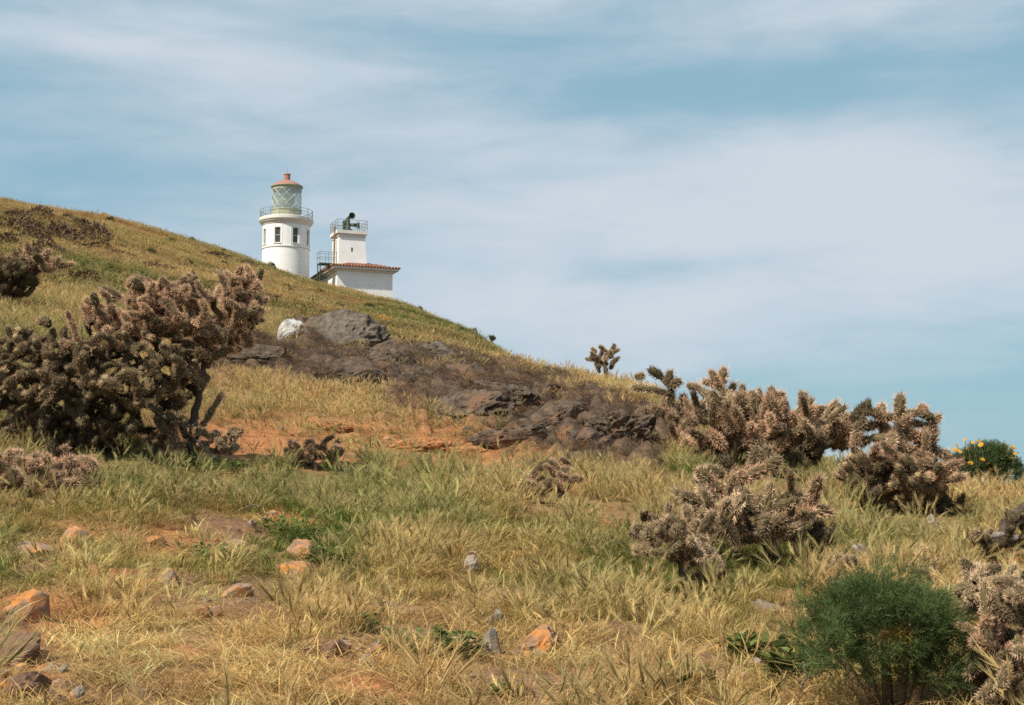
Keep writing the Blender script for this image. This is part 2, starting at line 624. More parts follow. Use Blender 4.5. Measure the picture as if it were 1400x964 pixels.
def fields(x, y, z=None):
    """what grows or lies at a place: (green, orange soil, brown soil, dark slope), each 0..1"""
    if z is None:
        z = height(x, y)
    r = np.hypot(x, y)
    front = y > 1.0
    px, py = project(x, np.maximum(y, 1.0), z)
    px = np.where(front, px, -9999)
    wob = 14 * fbm2(x / 0.5, y / 0.5, 77, 3) * np.minimum(1, 14 / np.maximum(r, 1)) * 2
    P = (px + wob * 2.2, py + wob)
    orange = near_patch(P, r, ORANGE_SOIL) * (0.9 + 0.1 * np.sign(fbm2(x / 0.35, y / 0.35, 71, 3)))
    brown = near_patch(P, r, BROWN_SOIL)
    dark = near_patch(P, r, DARK_SLOPE, 0.4) * (1 - orange)
    g = 0.36 + 0.6 * fbm2(x / 3.1, y / 3.1, 31, 3) + 0.35 * fbm2(x / 0.8, y / 0.8, 35, 2)
    far = sstep(40, 70, r)
    g = g * (1 - far) + far * (0.44 + 1.0 * fbm2(x / 17, y / 17, 41, 4) + 0.5 * fbm2(x / 4.2, y / 4.2, 45, 2))
    for cx, cy, rx, ry, a in GREEN_SPOTS:
        g = g + a * 0.75 * np.exp(-(((px - cx) / rx) ** 2 + ((py - cy) / ry) ** 2)) * (r < 60)
    for cx, cy, rx, ry, a in DRY_SPOTS:
        g = g - a * 0.7 * np.exp(-(((px - cx) / rx) ** 2 + ((py - cy) / ry) ** 2)) * (r < 60)
    return np.clip(g, 0, 1), orange, brown, dark


# ------------------------------------------------------------------ the setting: hillside and sea
def build_terrain():
    fine = np.radians(np.arange(-25, 25.001, 0.085))
    az = np.concatenate([np.radians(np.arange(-180, -25.5, 2.5)), fine, np.radians(np.arange(27.5, 180.1, 2.5))])
    rr = np.concatenate([[0.02], np.exp(np.linspace(math.log(0.8), math.log(620), 560))])
    A, R = np.meshgrid(az, rr, indexing='ij')
    X, Y = R * np.sin(A), R * np.cos(A)
    X[-1], Y[-1] = X[0], Y[0]
    x, y = X.ravel(), Y.ravel()
    z = height(x, y)
    g, orange, brown, dark = fields(x, y, z)
    r = np.hypot(x, y)
    bare = np.maximum(np.maximum(orange, brown), dark)
    z = z + bare * 0.05 * fbm2(x / 0.16, y / 0.16, 51, 3) * sstep(40, 12, r)
    z = z + dark_bulge(x, y, dark)
    na, nr = len(az), len(rr)
    idx = np.arange(na * nr).reshape(na, nr)
    F = np.stack([idx[:-1, :-1], idx[1:, :-1], idx[1:, 1:], idx[:-1, 1:]], -1).reshape(-1, 4)[:, ::-1]
    straw, earth, green = np.array((0.33, 0.215, 0.10)), np.array((0.27, 0.145, 0.075)), np.array((0.14, 0.13, 0.045))
    org, brn, drk = np.array((0.41, 0.18, 0.075)), np.array((0.24, 0.14, 0.085)), np.array((0.13, 0.09, 0.064))
    n1 = (fbm2(x / 1.3, y / 1.3, 61, 4) * 0.9 + 0.5).clip(0, 1)[:, None]
    far = sstep(35, 80, r)[:, None]
    c = straw * n1 + earth * (1 - n1)
    c = c * (1 - far) + far * (np.array((0.29, 0.19, 0.075)) * n1 + np.array((0.21, 0.13, 0.065)) * (1 - n1))
    gw = (g * (0.7 - 0.3 * far[:, 0]))[:, None]
    c = c * (1 - gw) + green * gw
    for w, k in ((brown, brn), (dark, drk), (orange, org)):
        c = c * (1 - w[:, None]) + k * w[:, None]
    sea = sstep(-20, -40, z)[:, None]
    c = c * (1 - sea) + np.array((0.2, 0.15, 0.1)) * sea
    me = mesh('ground', np.c_[x, y, z], F, [], None, True, c)
    m, nt, out = material('hillside')
    a = nt.nodes.new('ShaderNodeAttribute')
    a.attribute_name = 'tone'
    gp = nt.nodes.new('ShaderNodeNewGeometry')
    v = gp.outputs['Position']
    _, r1 = ramp_noise(nt, v, 9.0, [(0.28, (0.45, 0.43, 0.40)), (0.55, (1, 1, 1)), (0.78, (1.45, 1.4, 1.3))], 8, 0.7)
    _, r2 = ramp_noise(nt, v, 45.0, [(0.3, (0.55, 0.52, 0.5)), (0.6, (1.1, 1.1, 1.1)), (0.8, (1.5, 1.45, 1.4))], 6, 0.7)
    c = mixrgb(nt, a.outputs[0], r1.outputs[0], 1.0, 'MULTIPLY')
    c = mixrgb(nt, c, r2.outputs[0], 0.8, 'MULTIPLY')
    p = nt.nodes.new('ShaderNodeBsdfPrincipled')
    nt.links.new(c, p.inputs['Base Color'])
    p.inputs['Roughness'].default_value = 0.95
    p.inputs['Specular IOR Level'].default_value = 0.1
    n = nt.nodes.new('ShaderNodeTexNoise')
    n.inputs['Scale'].default_value = 22
    n.inputs['Detail'].default_value = 8
    n.inputs['Roughness'].default_value = 0.7
    nt.links.new(v, n.inputs[0])
    nt.links.new(bump(nt, n.outputs[0], 0.7, 0.05), p.inputs['Normal'])
    nt.links.new(p.outputs[0], out.inputs[0])
    me.materials.append(m)
    o = link('ground', me)
    o['kind'] = 'structure'
    sv, sf = lathe_vf([(120, -60.0), (900, -60.0), (6000, -60.0), (60000, -60.0)], 96, False)
    sm = surface('sea', [(0.3, (0.02, 0.06, 0.09)), (0.7, (0.03, 0.085, 0.115))], 0.02, 0.18, 0.4, 0.3, 0.3, world=True)
    so = link('sea', mesh('sea', sv, sf, [sm]))
    so['kind'] = 'structure'


build_terrain()

# ------------------------------------------------------------------ lighthouse and fog signal building
M_WHITE = surface('white_render', [(0.3, (0.74, 0.725, 0.70)), (0.55, (0.80, 0.79, 0.77)), (0.8, (0.82, 0.81, 0.79))], 0.7, 0.85, 14, 0.07, 0.02,
                  patches=[((0.68, 0.645, 0.58), 0.8, 0.58, 0.85), ((0.56, 0.49, 0.41), 3.0, 0.68, 0.9)])
M_TRIM = surface('cream_trim', [(0.3, (0.60, 0.57, 0.52)), (0.7, (0.69, 0.665, 0.62))], 1.4, 0.8, 14, 0.06, 0.02)
M_STAIN = surface('mottled_cream_paint', [(0.3, (0.60, 0.56, 0.47)), (0.7, (0.72, 0.69, 0.62))], 1.2, 0.8)  # mottled cream paint for the window frames
M_OLIVE = surface('pale_olive_paint', [(0.3, (0.31, 0.315, 0.22)), (0.7, (0.40, 0.40, 0.29))], 1.5, 0.6)
M_LANT = surface('pale_green_metal', [(0.3, (0.50, 0.51, 0.43)), (0.7, (0.59, 0.60, 0.52))], 1.5, 0.55)
M_DARKGREEN = surface('dark_green_metal', [(0.3, (0.035, 0.055, 0.035)), (0.7, (0.07, 0.085, 0.055))], 3, 0.6)
M_RAIL = surface('weathered_rail_metal', [(0.3, (0.16, 0.18, 0.15)), (0.7, (0.27, 0.28, 0.24))], 3, 0.6)
M_RUST = surface('rusty_ladder_metal', [(0.3, (0.16, 0.09, 0.05)), (0.7, (0.27, 0.18, 0.11))], 4, 0.8)
M_REDROOF = surface('faded_red_roof_paint', [(0.3, (0.28, 0.12, 0.095)), (0.7, (0.37, 0.18, 0.145))], 1.5, 0.7)
M_TILE = surface('terracotta', [(0.25, (0.22, 0.095, 0.065)), (0.5, (0.36, 0.17, 0.11)), (0.8, (0.48, 0.28, 0.2))], 2.2, 0.85, 20, 0.3, 0.02)
M_PANE = surface('dark_window_pane', [(0.3, (0.03, 0.045, 0.04)), (0.7, (0.06, 0.075, 0.065))], 1.2, 0.12, spec=0.5)
M_LENS = surface('fresnel_lens', [(0.3, (0.60, 0.64, 0.50)), (0.7, (0.74, 0.76, 0.62))], 2, 0.25, spec=0.6)


def glass_material():
    m, nt, out = material('lantern_glass')
    t = nt.nodes.new('ShaderNodeBsdfTransparent')
    t.inputs[0].default_value = (0.86, 0.89, 0.84, 1)
    g = nt.nodes.new('ShaderNodeBsdfGlossy')
    g.inputs[0].default_value = (0.8, 0.85, 0.8, 1)
    g.inputs['Roughness'].default_value = 0.08
    d = nt.nodes.new('ShaderNodeBsdfDiffuse')
    d.inputs[0].default_value = (0.66, 0.67, 0.60, 1)
    mx = nt.nodes.new('ShaderNodeMixShader')
    mx.inputs[0].default_value = 0.3
    nt.links.new(g.outputs[0], mx.inputs[1])
    nt.links.new(d.outputs[0], mx.inputs[2])
    f = nt.nodes.new('ShaderNodeMixShader')
    f.inputs[0].default_value = 0.36
    nt.links.new(t.outputs[0], f.inputs[1])
    nt.links.new(mx.outputs[0], f.inputs[2])
    nt.links.new(f.outputs[0], out.inputs[0])
    return m


M_GLASS = glass_material()


def build_lighthouse():
    Y = 146.0
    s = Y / FOCAL / math.cos(PITCH) * 0.995
    c = at(391.6, 300, Y)
    gz = ground(c.x, c.y)
    t = thing('lighthouse', 'round white lighthouse tower with pale green lantern and red domed roof on the hill crest', 'lighthouse', (c.x, c.y, gz))

    def z(row):
        return at(391.6, row, Y).z - gz
    t.rotation_euler.z = math.atan2(-c.x, c.y) * 1.0   # turn the tower's front to the viewer's side of the hill
    R = 32.4 * s
    rim = 37.4 * s
    # wall with eight window openings, each recessed
    zb, zw0, zw1, zt = -2.5, z(337), z(316.2), z(309)
    n = 96
    per = n // 8
    mb = MB()
    half = 2
    cells = np.zeros(n, bool)
    first = -math.pi / 2 + math.radians(1.2)
    def ang(k): return first + 2 * math.pi * (k - half - per // 2 * 1.0 + 0.0) / n
    win_at = []
    for w in range(8):
        k0 = w * per
        for k in range(k0, k0 + 2 * half):
            cells[k % n] = True
        win_at.append((ang(k0), ang(k0 + 2 * half)))
    def P(k, zz, rr=R): return (rr * math.cos(ang(k)), rr * math.sin(ang(k)), zz)
    for k in range(n):
        for a, b in ((zb, zw0), (zw0, zw1), (zw1, zt)):
            if cells[k] and a == zw0:
                continue
            mb.add([P(k, a), P(k + 1, a), P(k + 1, b), P(k, b)], [(0, 1, 2, 3)])
    ri = R - 0.16
    for a0, a1 in win_at:
        q = lambda a, rr, zz: (rr * math.cos(a), rr * math.sin(a), zz)
        for a in (a0, a1):
            mb.add([q(a, R, zw0), q(a, ri, zw0), q(a, ri, zw1), q(a, R, zw1)], [(0, 1, 2, 3)])
        for zz in (zw0, zw1):
            mb.add([q(a0, R, zz), q(a1, R, zz), q(a1, ri, zz), q(a0, ri, zz)], [(0, 1, 2, 3)])
    link('wall', mb.build('wall', [M_WHITE]), t)
    for i, (a0, a1) in enumerate(win_at):
        am = (a0 + a1) / 2
        hw = R * math.sin((a1 - a0) / 2)
        f = MB()
        y0 = -ri * math.cos((a1 - a0) / 2)
        h = zw1 - zw0
        for b in ((-hw, -hw + .05, y0 - .05, y0 + .02, 0, h), (hw - .05, hw, y0 - .05, y0 + .02, 0, h), (-hw + .05, hw - .05, y0 - .05, y0 + .02, 0, .05),
                  (-hw + .05, hw - .05, y0 - .05, y0 + .02, h - .05, h), (-hw + .05, hw - .05, y0 - .045, y0 + .015, h * .5 - .02, h * .5 + .02)):
            f.add(*box_vf(*b))
        wf = link('window_frame', f.build('window_frame', [M_STAIN]), t, (0, 0, zw0), (0, 0, am + math.pi / 2))
        pn = MB().add(*box_vf(-hw + .05, hw - .05, y0 - .02, y0 + .005, .05, h - .05))
        link('window_pane', pn.build('window_pane', [M_PANE]), wf)
        if i in (7, 0, 1):
            pass
        sill = MB().add(*box_vf(-hw - .08, hw + .08, -R * math.cos((a1 - a0) / 2) - .09, -R * math.cos((a1 - a0) / 2) + .03, -.1, -.003))
        link('window_sill', sill.build('window_sill', [M_TRIM]), wf)
    for w in range(8):   # shallow upright ribs beside the windows
        for off in (-1.2, 2 * half + 1.2):
            a = ang(w * per + off)
            b = MB().add(*box_vf(-.035, .035, -R - .03, -R + .05, z(340.6), zt))
            link('pilaster', b.build('pilaster', [M_WHITE]), t, (0, 0, 0), (0, 0, a + math.pi / 2))
    link('string_course', mesh('string_course', *lathe_vf([(R - .02, z(342.6)), (R + .07, z(342.2)), (R + .07, z(341)), (R - .02, z(340.7))], 72, False), [M_TRIM], smooth=False), t)
    link('cornice', mesh('cornice', *lathe_vf([(R - .03, z(311)), (R + .05, z(310.4)), (R + .10, z(308.6)), (R + .26, z(306.6)), (rim - .06, z(305)),
                                              (rim, z(304.4)), (rim, z(300.6)), (rim - .05, z(300.1)), (0.3, z(299.6))], 72, False), [M_TRIM], smooth=False), t)
    # gallery railing
    for k in range(16):
        a = 2 * math.pi * (k + .35) / 16
        pm = mesh('baluster', *tube_vf([(0, 0, z(300.4)), (0, 0, z(288.6))], 0.03, 6), [M_RAIL])
        link('baluster', pm, t, ((rim - .1) * math.cos(a), (rim - .1) * math.sin(a), 0))
    for row in (289, 293.4, 297):
        link('rail', mesh('rail', *ring_vf(rim - .1, z(row), 0.024, 64, 5), [M_RAIL]), t)
    # lantern
    rl = 20.3 * s
    link('lantern_base', mesh('lantern_base', *lathe_vf([(rl, z(300)), (rl, z(289.2)), (rl + .06, z(289)), (rl + .06, z(287.6)), (rl - .04, z(287.4))], 48, False), [M_OLIVE]), t)
    glass = link('lantern_glazing', mesh('lantern_glazing', *lathe_vf([(rl - .05, z(287.4)), (rl - .05, z(260))], 48, False), [M_GLASS], smooth=True), t)
    z0, z1 = z(287.6), z(260)
    for dirn in (1, -1):
        for k in range(10):
            a0 = 2 * math.pi * k / 10
            pts = [((rl - .02) * math.cos(a0 + dirn * u * 1.26), (rl - .02) * math.sin(a0 + dirn * u * 1.26), z0 + (z1 - z0) * u) for u in np.linspace(0, 1, 9)]
            link('glazing_bar', mesh('glazing_bar', *tube_vf(pts, 0.026, 5), [M_LANT]), glass)
    link('lantern_band', mesh('lantern_band', *lathe_vf([(rl - .05, z(261.2)), (rl, z(261)), (rl, z(258)), (rl + .1, z(257.2))], 48, False), [M_OLIVE]), t)
    roof = link('roof', mesh('roof', *lathe_vf([(rl - .02, z(257.6)), (rl + .13, z(257)), (rl + .16, z(255.4)), (rl + .02, z(254.0)), (rl * .80, z(251.4)), (rl * .52, z(248.6)),
                                               (rl * .24, z(246.8)), (.2, z(246.3))], 48, False), [M_REDROOF, M_OLIVE],
                             [1] * 48 * 2 + [0] * 48 * 5, True), t)
    rv = 4.2 * s
    link('vent_ball', mesh('vent_ball', *lathe_vf([(rv, z(247)), (rv, z(239.4)), (rv * 1.18, z(239.2)), (rv * 1.12, z(238)), (rv * .5, z(237.2)), (.02, z(237))], 24, False), [M_REDROOF], smooth=False), roof)
    link('lightning_rod', mesh('lightning_rod', *tube_vf([(0, 0, z(238)), (0, 0, z(228.5))], [.028, .012], 5), [M_RAIL]), roof)
    lens = MB()
    for k in range(11):
        u = k / 10
        r0 = 0.62 + 0.28 * math.sin(math.pi * u)
        zz = z(288) + (z(263) - z(288)) * (u * .86 + .07)
        lens.add(*lathe_vf([(r0 * .86, zz - .09), (r0, zz), (r0 * .86, zz + .09)], 24, True))
    link('lens', lens.build('lens', [M_LENS]), t)
    link('lens_pedestal', mesh('lens_pedestal', *lathe_vf([(.4, z(299.6)), (.4, z(288)), (.7, z(287.6)), (.7, z(287))], 16, True), [M_OLIVE]), t)


build_lighthouse()


def build_fog_station():
    Y = 143.0
    s = Y / FOCAL / math.cos(PITCH)
    corner = at(461.0, 372, Y)          # near corner of the walls
    rot = math.radians(24.4) - math.atan2(-corner.x, corner.y) * 0.0 + math.radians(-3.5)
    gz = ground(corner.x, corner.y)
    t = thing('fog_signal_building', 'white fog signal house with terracotta tiled eaves and square horn tower beside the lighthouse', 'building', (corner.x, corner.y, gz), rot)
    # local: +x runs along the wide wall (to the right), +y runs back into the hill

    def z(row, Yd=Y, px=470):
        return at(px, row, Yd).z - gz
    W = (535.6 - 461.0) * s / math.cos(rot) * 0.99
    D = 8.6
    zt = z(369.0)
    zb = -3.5
    wl_ = MB().add(*box_vf(0, W, 0, D, zb, zt))
    link('wall', wl_.build('wall', [M_WHITE]), t)
    ov = 0.64
    e0 = z(371.0)
    # boxed eave: stepped white cornice
    ev = MB()
    ev.add(*box_vf(-.22, W + .22, -.22, D + .22, zt - .02, zt + .16))
    ev.add(*box_vf(-ov + .1, W + ov - .1, -ov + .1, D + ov - .1, zt + .161, zt + .36))
    link('cornice', ev.build('cornice', [M_TRIM]), t)
    # hip roof under the tiles
    zr0, pitch = zt + .362, 0.30
    hx, hy = W / 2, D / 2
    rise = (W / 2 + ov) * pitch
    rv = [(-ov, -ov, zr0), (W + ov, -ov, zr0), (W + ov, D + ov, zr0), (-ov, D + ov, zr0), (hx, hx, zr0 + rise), (hx, D - hx, zr0 + rise)]
    rv = rv + [(v[0], v[1], zr0 - .0) for v in rv[:4]]
    rf = [(0, 1, 4), (1, 2, 5, 4), (2, 3, 5), (3, 0, 4, 5), (3, 2, 1, 0)]
    roof = link('roof', mesh('roof', rv, rf, [M_TILE]), t)
    # barrel tiles, one run up each side of the roof
    def tiles(origin, along, up, length, clip):
        mb = MB()
        nrun = int(length / 0.31)
        rr = random.Random(3)
        for i in range(nrun):
            d = (i + .5) / nrun * length
            run = min(clip, min(d, length - d))
            k = max(1, int(run / 0.42))
            for j in range(min(k, 10)):
                p0 = origin + along * (d + rr.uniform(-.012, .012)) + up * (j * .42 - .05)
                p1 = p0 + up * .45
                nrm = along.cross(up).normalized()
                V = []
                for p, rad, lift in ((p0, .135, .05), (p1, .115, .0)):
                    for q in range(6):
                        a = math.pi * q / 5
                        V.append(tuple(p + along * (rad * math.cos(a)) + nrm * (rad * math.sin(a) + lift)))
                mb.add(V, [(q, q + 1, q + 7, q + 6) for q in range(5)] + [tuple(range(6))])
        return mb
    c0, c1, c2, c3 = (Vector(v) for v in rv[:4])
    sl = math.sqrt(1 + pitch * pitch)
    for o_, al, inw, ln in ((c0, Vector((1, 0, 0)), Vector((0, 1, pitch)) / sl, W + 2 * ov), (c3, Vector((0, -1, 0)), Vector((1, 0, pitch)) / sl, D + 2 * ov),
                            (c1, Vector((0, 1, 0)), Vector((-1, 0, pitch)) / sl, D + 2 * ov)):
        tl = link('roof_tiles', tiles(o_, al, inw, ln, (W / 2 + ov) * sl).build('roof_tiles', [M_TILE]), roof)
        tl['kind'] = 'stuff'
    # small vent low in the wide wall
    vx = (498 - 461.0) * s / math.cos(rot)
    vz = z(403.4)
    v = MB().add(*box_vf(vx - .25, vx + .25, -.03, .02, vz - .22, vz + .22))
    for k in range(5):
        v.add(*box_vf(vx - .25, vx + .25, -.06, -.03, vz - .2 + k * .09, vz - .16 + k * .09))
    link('wall_vent', v.build('wall_vent', [M_RAIL]), t)
    # horn tower
    tw = 2.75
    tx, ty = .42, 1.15
    z0, z1 = zr0, z(316.0)
    bt = .16
    V = [(tx - bt * .4, ty - bt, z0 - .3), (tx + tw + bt * 1.6, ty - bt, z0 - .3), (tx + tw + bt * 1.6, ty + tw + bt, z0 - .3), (tx - bt * .4, ty + tw + bt, z0 - .3),
         (tx, ty, z1), (tx + tw, ty, z1), (tx + tw, ty + tw, z1), (tx, ty + tw, z1)]
    tower = link('horn_tower', mesh('horn_tower', V, box_vf(0, 1, 0, 1, 0, 1)[1], [M_WHITE]), t)
    cp = MB()
    cp.add(*box_vf(tx - .08, tx + tw + .08, ty - .08, ty + tw + .08, z1 - .28, z1 + .02))
    cp.add(*box_vf(tx - .24, tx + tw + .24, ty - .24, ty + tw + .24, z1 + .022, z1 + .36))
    link('tower_cap', cp.build('tower_cap', [M_TRIM]), tower)
    zd = z1 + .36
    wn_ = MB().add(*box_vf(tx + 1.28, tx + 1.46, ty - .075, ty - .02, z(341.5), z(334.5)))
    link('slit_window', wn_.build('slit_window', [M_PANE]), tower)
    x0, x1, y0, y1 = tx - .2, tx + tw + .2, ty - .2, ty + tw + .2
    posts = []
    for k in range(4):
        u = k / 3
        posts += [(x0 + (x1 - x0) * u, y0), (x0 + (x1 - x0) * u, y1)]
        if 0 < k < 3:
            posts += [(x0, y0 + (y1 - y0) * u), (x1, y0 + (y1 - y0) * u)]
    for p in posts:
        link('rail_post', mesh('rail_post', *tube_vf([(0, 0, 0), (0, 0, 1.12)], .03, 5), [M_RAIL]), tower, (p[0], p[1], zd - .01))
    for h in (.4, .76, 1.1):
        pts = [(x0, y0, zd + h), (x1, y0, zd + h), (x1, y1, zd + h), (x0, y1, zd + h), (x0, y0, zd + h)]
        r_ = MB()
        for a, b in zip(pts[:-1], pts[1:]):
            r_.add(*tube_vf([a, b], .026, 5))
        link('rail', r_.build('rail', [M_RAIL]), tower)
    # caged ladder on the narrow wall
    lad = MB()
    lx, ly = tx - .16, ty + .55
    for d in (0, .42):
        lad.add(*tube_vf([(lx - .16, ly + d, z0 + .15), (lx - .1, ly + d, z1 + .9)], .05, 5))
    link('ladder_stile', lad.build('ladder_stile', [M_RUST]), tower)
    for k in range(15):
        u = (k + .5) / 15
        zz = z0 + .15 + (z1 + .4 - z0) * u
        link('ladder_rung', mesh('ladder_rung', *tube_vf([(lx - .16 + .15 * u, ly, zz), (lx - .16 + .15 * u, ly + .42, zz)], .03, 5), [M_RUST]), tower)
    # stair landing against the narrow side
    st = link('stair_landing', None, t)
    lz = z(359.5)
    px0, px1, py0, py1 = -1.75, -.02, .3, 1.5
    link('platform', MB().add(*box_vf(px0, px1 + .3, py0, py1, lz - .12, lz)).build('platform', [M_DARKGREEN]), st)
    br = MB()
    for yy in (py0 + .05, py1 - .05):
        br.add(*tube_vf([(px0 + .06, yy, lz - .1), (px0 + .06, yy, lz - 3.6)], .06, 6))
        br.add(*tube_vf([(px0 + .06, yy, lz - .9), (px0 + 1.05, yy, lz - .1)], .04, 5))
    link('bracket', br.build('bracket', [M_DARKGREEN]), st)
    for p in ((px0, py0), (px0 + .9, py0), (px1, py0), (px0, py1), (px0 + .9, py1), (px1, py1)):
        link('rail_post', mesh('rail_post', *tube_vf([(0, 0, 0), (0, 0, 1.15)], .03, 5), [M_RAIL]), st, (p[0], p[1], lz - .01))
    for h in (.58, 1.14):
        r_ = MB()
        r_.add(*tube_vf([(px1, py0, lz + h), (px0, py0, lz + h)], .026, 5)).add(*tube_vf([(px0, py0, lz + h), (px0, py1, lz + h)], .026, 5))
        r_.add(*tube_vf([(px0, py1, lz + h), (px1, py1, lz + h)], .026, 5))
        link('rail', r_.build('rail', [M_RAIL]), st)
    # fog horn on the tower top
    hc = Vector((tx + 1.15, ty + 1.0, zd))
    f = thing('fog_horn', 'dark green fog horn with round mouths standing on the square tower top', 'fog horn')
    f.parent = None
    f.location = t.matrix_basis @ hc
    f.rotation_euler.z = rot
    hz = 0.0
    b = MB().add(*box_vf(-.42, .42, -.35, .35, 0, .28)).add(*lathe_vf([(.36, .28), (.30, .6), (.27, 1.1), (.24, 1.45), (.2, 1.5)], 12))
    b.add(*box_vf(-.5, -.28, -.2, .2, .2, 1.2))
    link('pedestal', b.build('pedestal', [M_DARKGREEN]), f)

    def horn(p, d, length, r0, r1):
        prof = [(r0, 0), (r0 * 1.1, length * .4), (r0 * 1.7, length * .75), (r1, length), (r1 * .92, length - .02), (r0 * .8, length * .5)]
        o = link('horn', mesh('horn', *lathe_vf(prof, 18), [M_DARKGREEN], smooth=True), f, p, Vector(d).to_track_quat('Z', 'Y'))
    horn((.22, .1, 1.62), (.12, -1, .06), .75, .17, .36)
    horn((.2, 0, .78), (1, -.25, -.02), 1.05, .15, .36)
    link('neck', mesh('neck', *tube_vf([(.02, .1, 1.3), (.12, .2, 1.6), (.22, .14, 1.63)], [.16, .16, .15], 8), [M_DARKGREEN]), f)


build_fog_station()

# ------------------------------------------------------------------ rocks and stones
M_DARKROCK = surface('dark_lava_rock', [(0.3, (0.035, 0.026, 0.02)), (0.5, (0.10, 0.075, 0.057)), (0.7, (0.18, 0.138, 0.105))], 6.5, 0.95, 16, 0.9, 0.08, spec=0.1,
                     patches=[((0.21, 0.115, 0.07), 1.6, 0.52, 0.72), ((0.14, 0.10, 0.065), 5.0, 0.52, 0.7)], world=True)
M_GREYROCK = surface('grey_domed_rock', [(0.3, (0.06, 0.05, 0.041)), (0.5, (0.13, 0.108, 0.086)), (0.7, (0.21, 0.178, 0.142))], 7.0, 0.95, 16, 0.9, 0.07, spec=0.1,
                     patches=[((0.16, 0.105, 0.07), 1.5, 0.55, 0.75)], world=True)
M_GUANO = surface('whitened_rock', [(0.3, (0.20, 0.185, 0.165)), (0.5, (0.42, 0.405, 0.38)), (0.8, (0.56, 0.55, 0.53))], 4.5, 0.95, 14, 0.7, 0.05,
                  patches=[((0.16, 0.14, 0.12), 2.6, 0.56, 0.7)], world=True)
M_LICHEN = surface('orange_lichen_stone', [(0.3, (0.14, 0.10, 0.08)), (0.55, (0.25, 0.18, 0.14)), (0.8, (0.33, 0.26, 0.21))], 9, 0.95, 50, 0.6, 0.012, spec=0.1,
                   patches=[((0.46, 0.19, 0.055), 9.0, 0.40, 0.6), ((0.17, 0.11, 0.075), 17.0, 0.54, 0.7), ((0.34, 0.32, 0.28), 23.0, 0.60, 0.72)], world=True)
M_TANSTONE = surface('tan_stone', [(0.3, (0.17, 0.12, 0.09)), (0.55, (0.29, 0.20, 0.15)), (0.8, (0.37, 0.28, 0.22))], 9, 0.95, 50, 0.6, 0.012, spec=0.1,
                     patches=[((0.42, 0.20, 0.075), 11.0, 0.44, 0.66)], world=True)
M_GREYSTONE = surface('grey_stone', [(0.3, (0.13, 0.11, 0.09)), (0.55, (0.24, 0.205, 0.165)), (0.8, (0.33, 0.295, 0.25))], 10, 0.95, 50, 0.6, 0.012, spec=0.1,
                      patches=[((0.42, 0.20, 0.08), 9.0, 0.55, 0.72)], world=True)
M_CLOD = surface('brown_earth_rock', [(0.3, (0.10, 0.06, 0.04)), (0.55, (0.19, 0.115, 0.08)), (0.8, (0.26, 0.16, 0.11))], 7, 0.95, 40, 0.8, 0.02, spec=0.05,
                 patches=[((0.42, 0.20, 0.05), 5.0, 0.60, 0.72)], world=True)
M_ORANGESOIL = surface('orange_clay', [(0.3, (0.26, 0.115, 0.05)), (0.55, (0.38, 0.175, 0.075)), (0.8, (0.43, 0.23, 0.11))], 6, 0.95, 30, 0.8, 0.03, spec=0.05,
                       patches=[((0.15, 0.09, 0.06), 4.0, 0.56, 0.68)], world=True)


def ico(sub):
    bm = bmesh.new()
    bmesh.ops.create_icosphere(bm, subdivisions=sub, radius=1.0)
    V = np.array([v.co[:] for v in bm.verts])
    F = [[v.index for v in f.verts] for f in bm.faces]
    bm.free()
    return V, F


ICO = {k: ico(k) for k in (3, 4, 5, 6)}


def rock_mesh(seed, size, sub=4, rough=0.28, facet=0.0, freq=1.3, fine_amp=0.05):
    V, F = ICO[sub]
    V = V.copy()
    r = np.random.default_rng(seed)
    off = r.uniform(-50, 50, 3)
    d = fbm3(V * freq + off, seed, 5, 0.55)
    rid = 1 - np.abs(fbm3(V * freq * 1.7 + off + 9, seed + 40, 4, 0.6)) * 2
    fine = fbm3(V * freq * 6 + off * 2, seed + 70, 4, 0.65)
    rad = 1 + rough * d + rough * 0.6 * (rid - 0.6) + fine_amp * fine
    V = V * rad[:, None]
    if facet:
        for k in range(11):
            nrm = r.normal(size=3)
            nrm /= np.linalg.norm(nrm)
            lim = r.uniform(0.5, 0.8)
            over = np.maximum(V @ nrm - lim, 0)
            V -= nrm * (over * facet)[:, None]
    return mesh('rock', V * np.asarray(size), F, [], None, False)


def rock(name, label, px, py, wpx, hpx, mat, seed, cat='rock', group=None, sub=4, rough=0.28, facet=0.0, bury=0.35, depth=1.0, freq=1.3, tilt=0.0, rmin=2.0, fine_amp=0.05):
    """px,py: foot of the rock in the photograph; wpx,hpx: its visible size there"""
    p = hit(px, py, rmin)
    s = p.y / FOCAL
    w, h = wpx * s / 2, hpx * s
    me = rock_mesh(seed, (w, w * depth, h / (1 + 1 - 2 * bury) * 1.0), sub, rough, facet, freq, fine_amp)
    me.materials.append(mat)
    hz = h / (2 - 2 * bury)
    if fine_amp > .1:
        p.z += .10
    o = link(name, me, None, (p.x, p.y + w * depth * 0.5, p.z + hz * (1 - 2 * bury) ), (0, tilt, (seed * 1.7) % 6.28 if sub == 4 else (seed * 1.7) % 0.5 - .25))
    tag(o, label, cat, group)
    return o


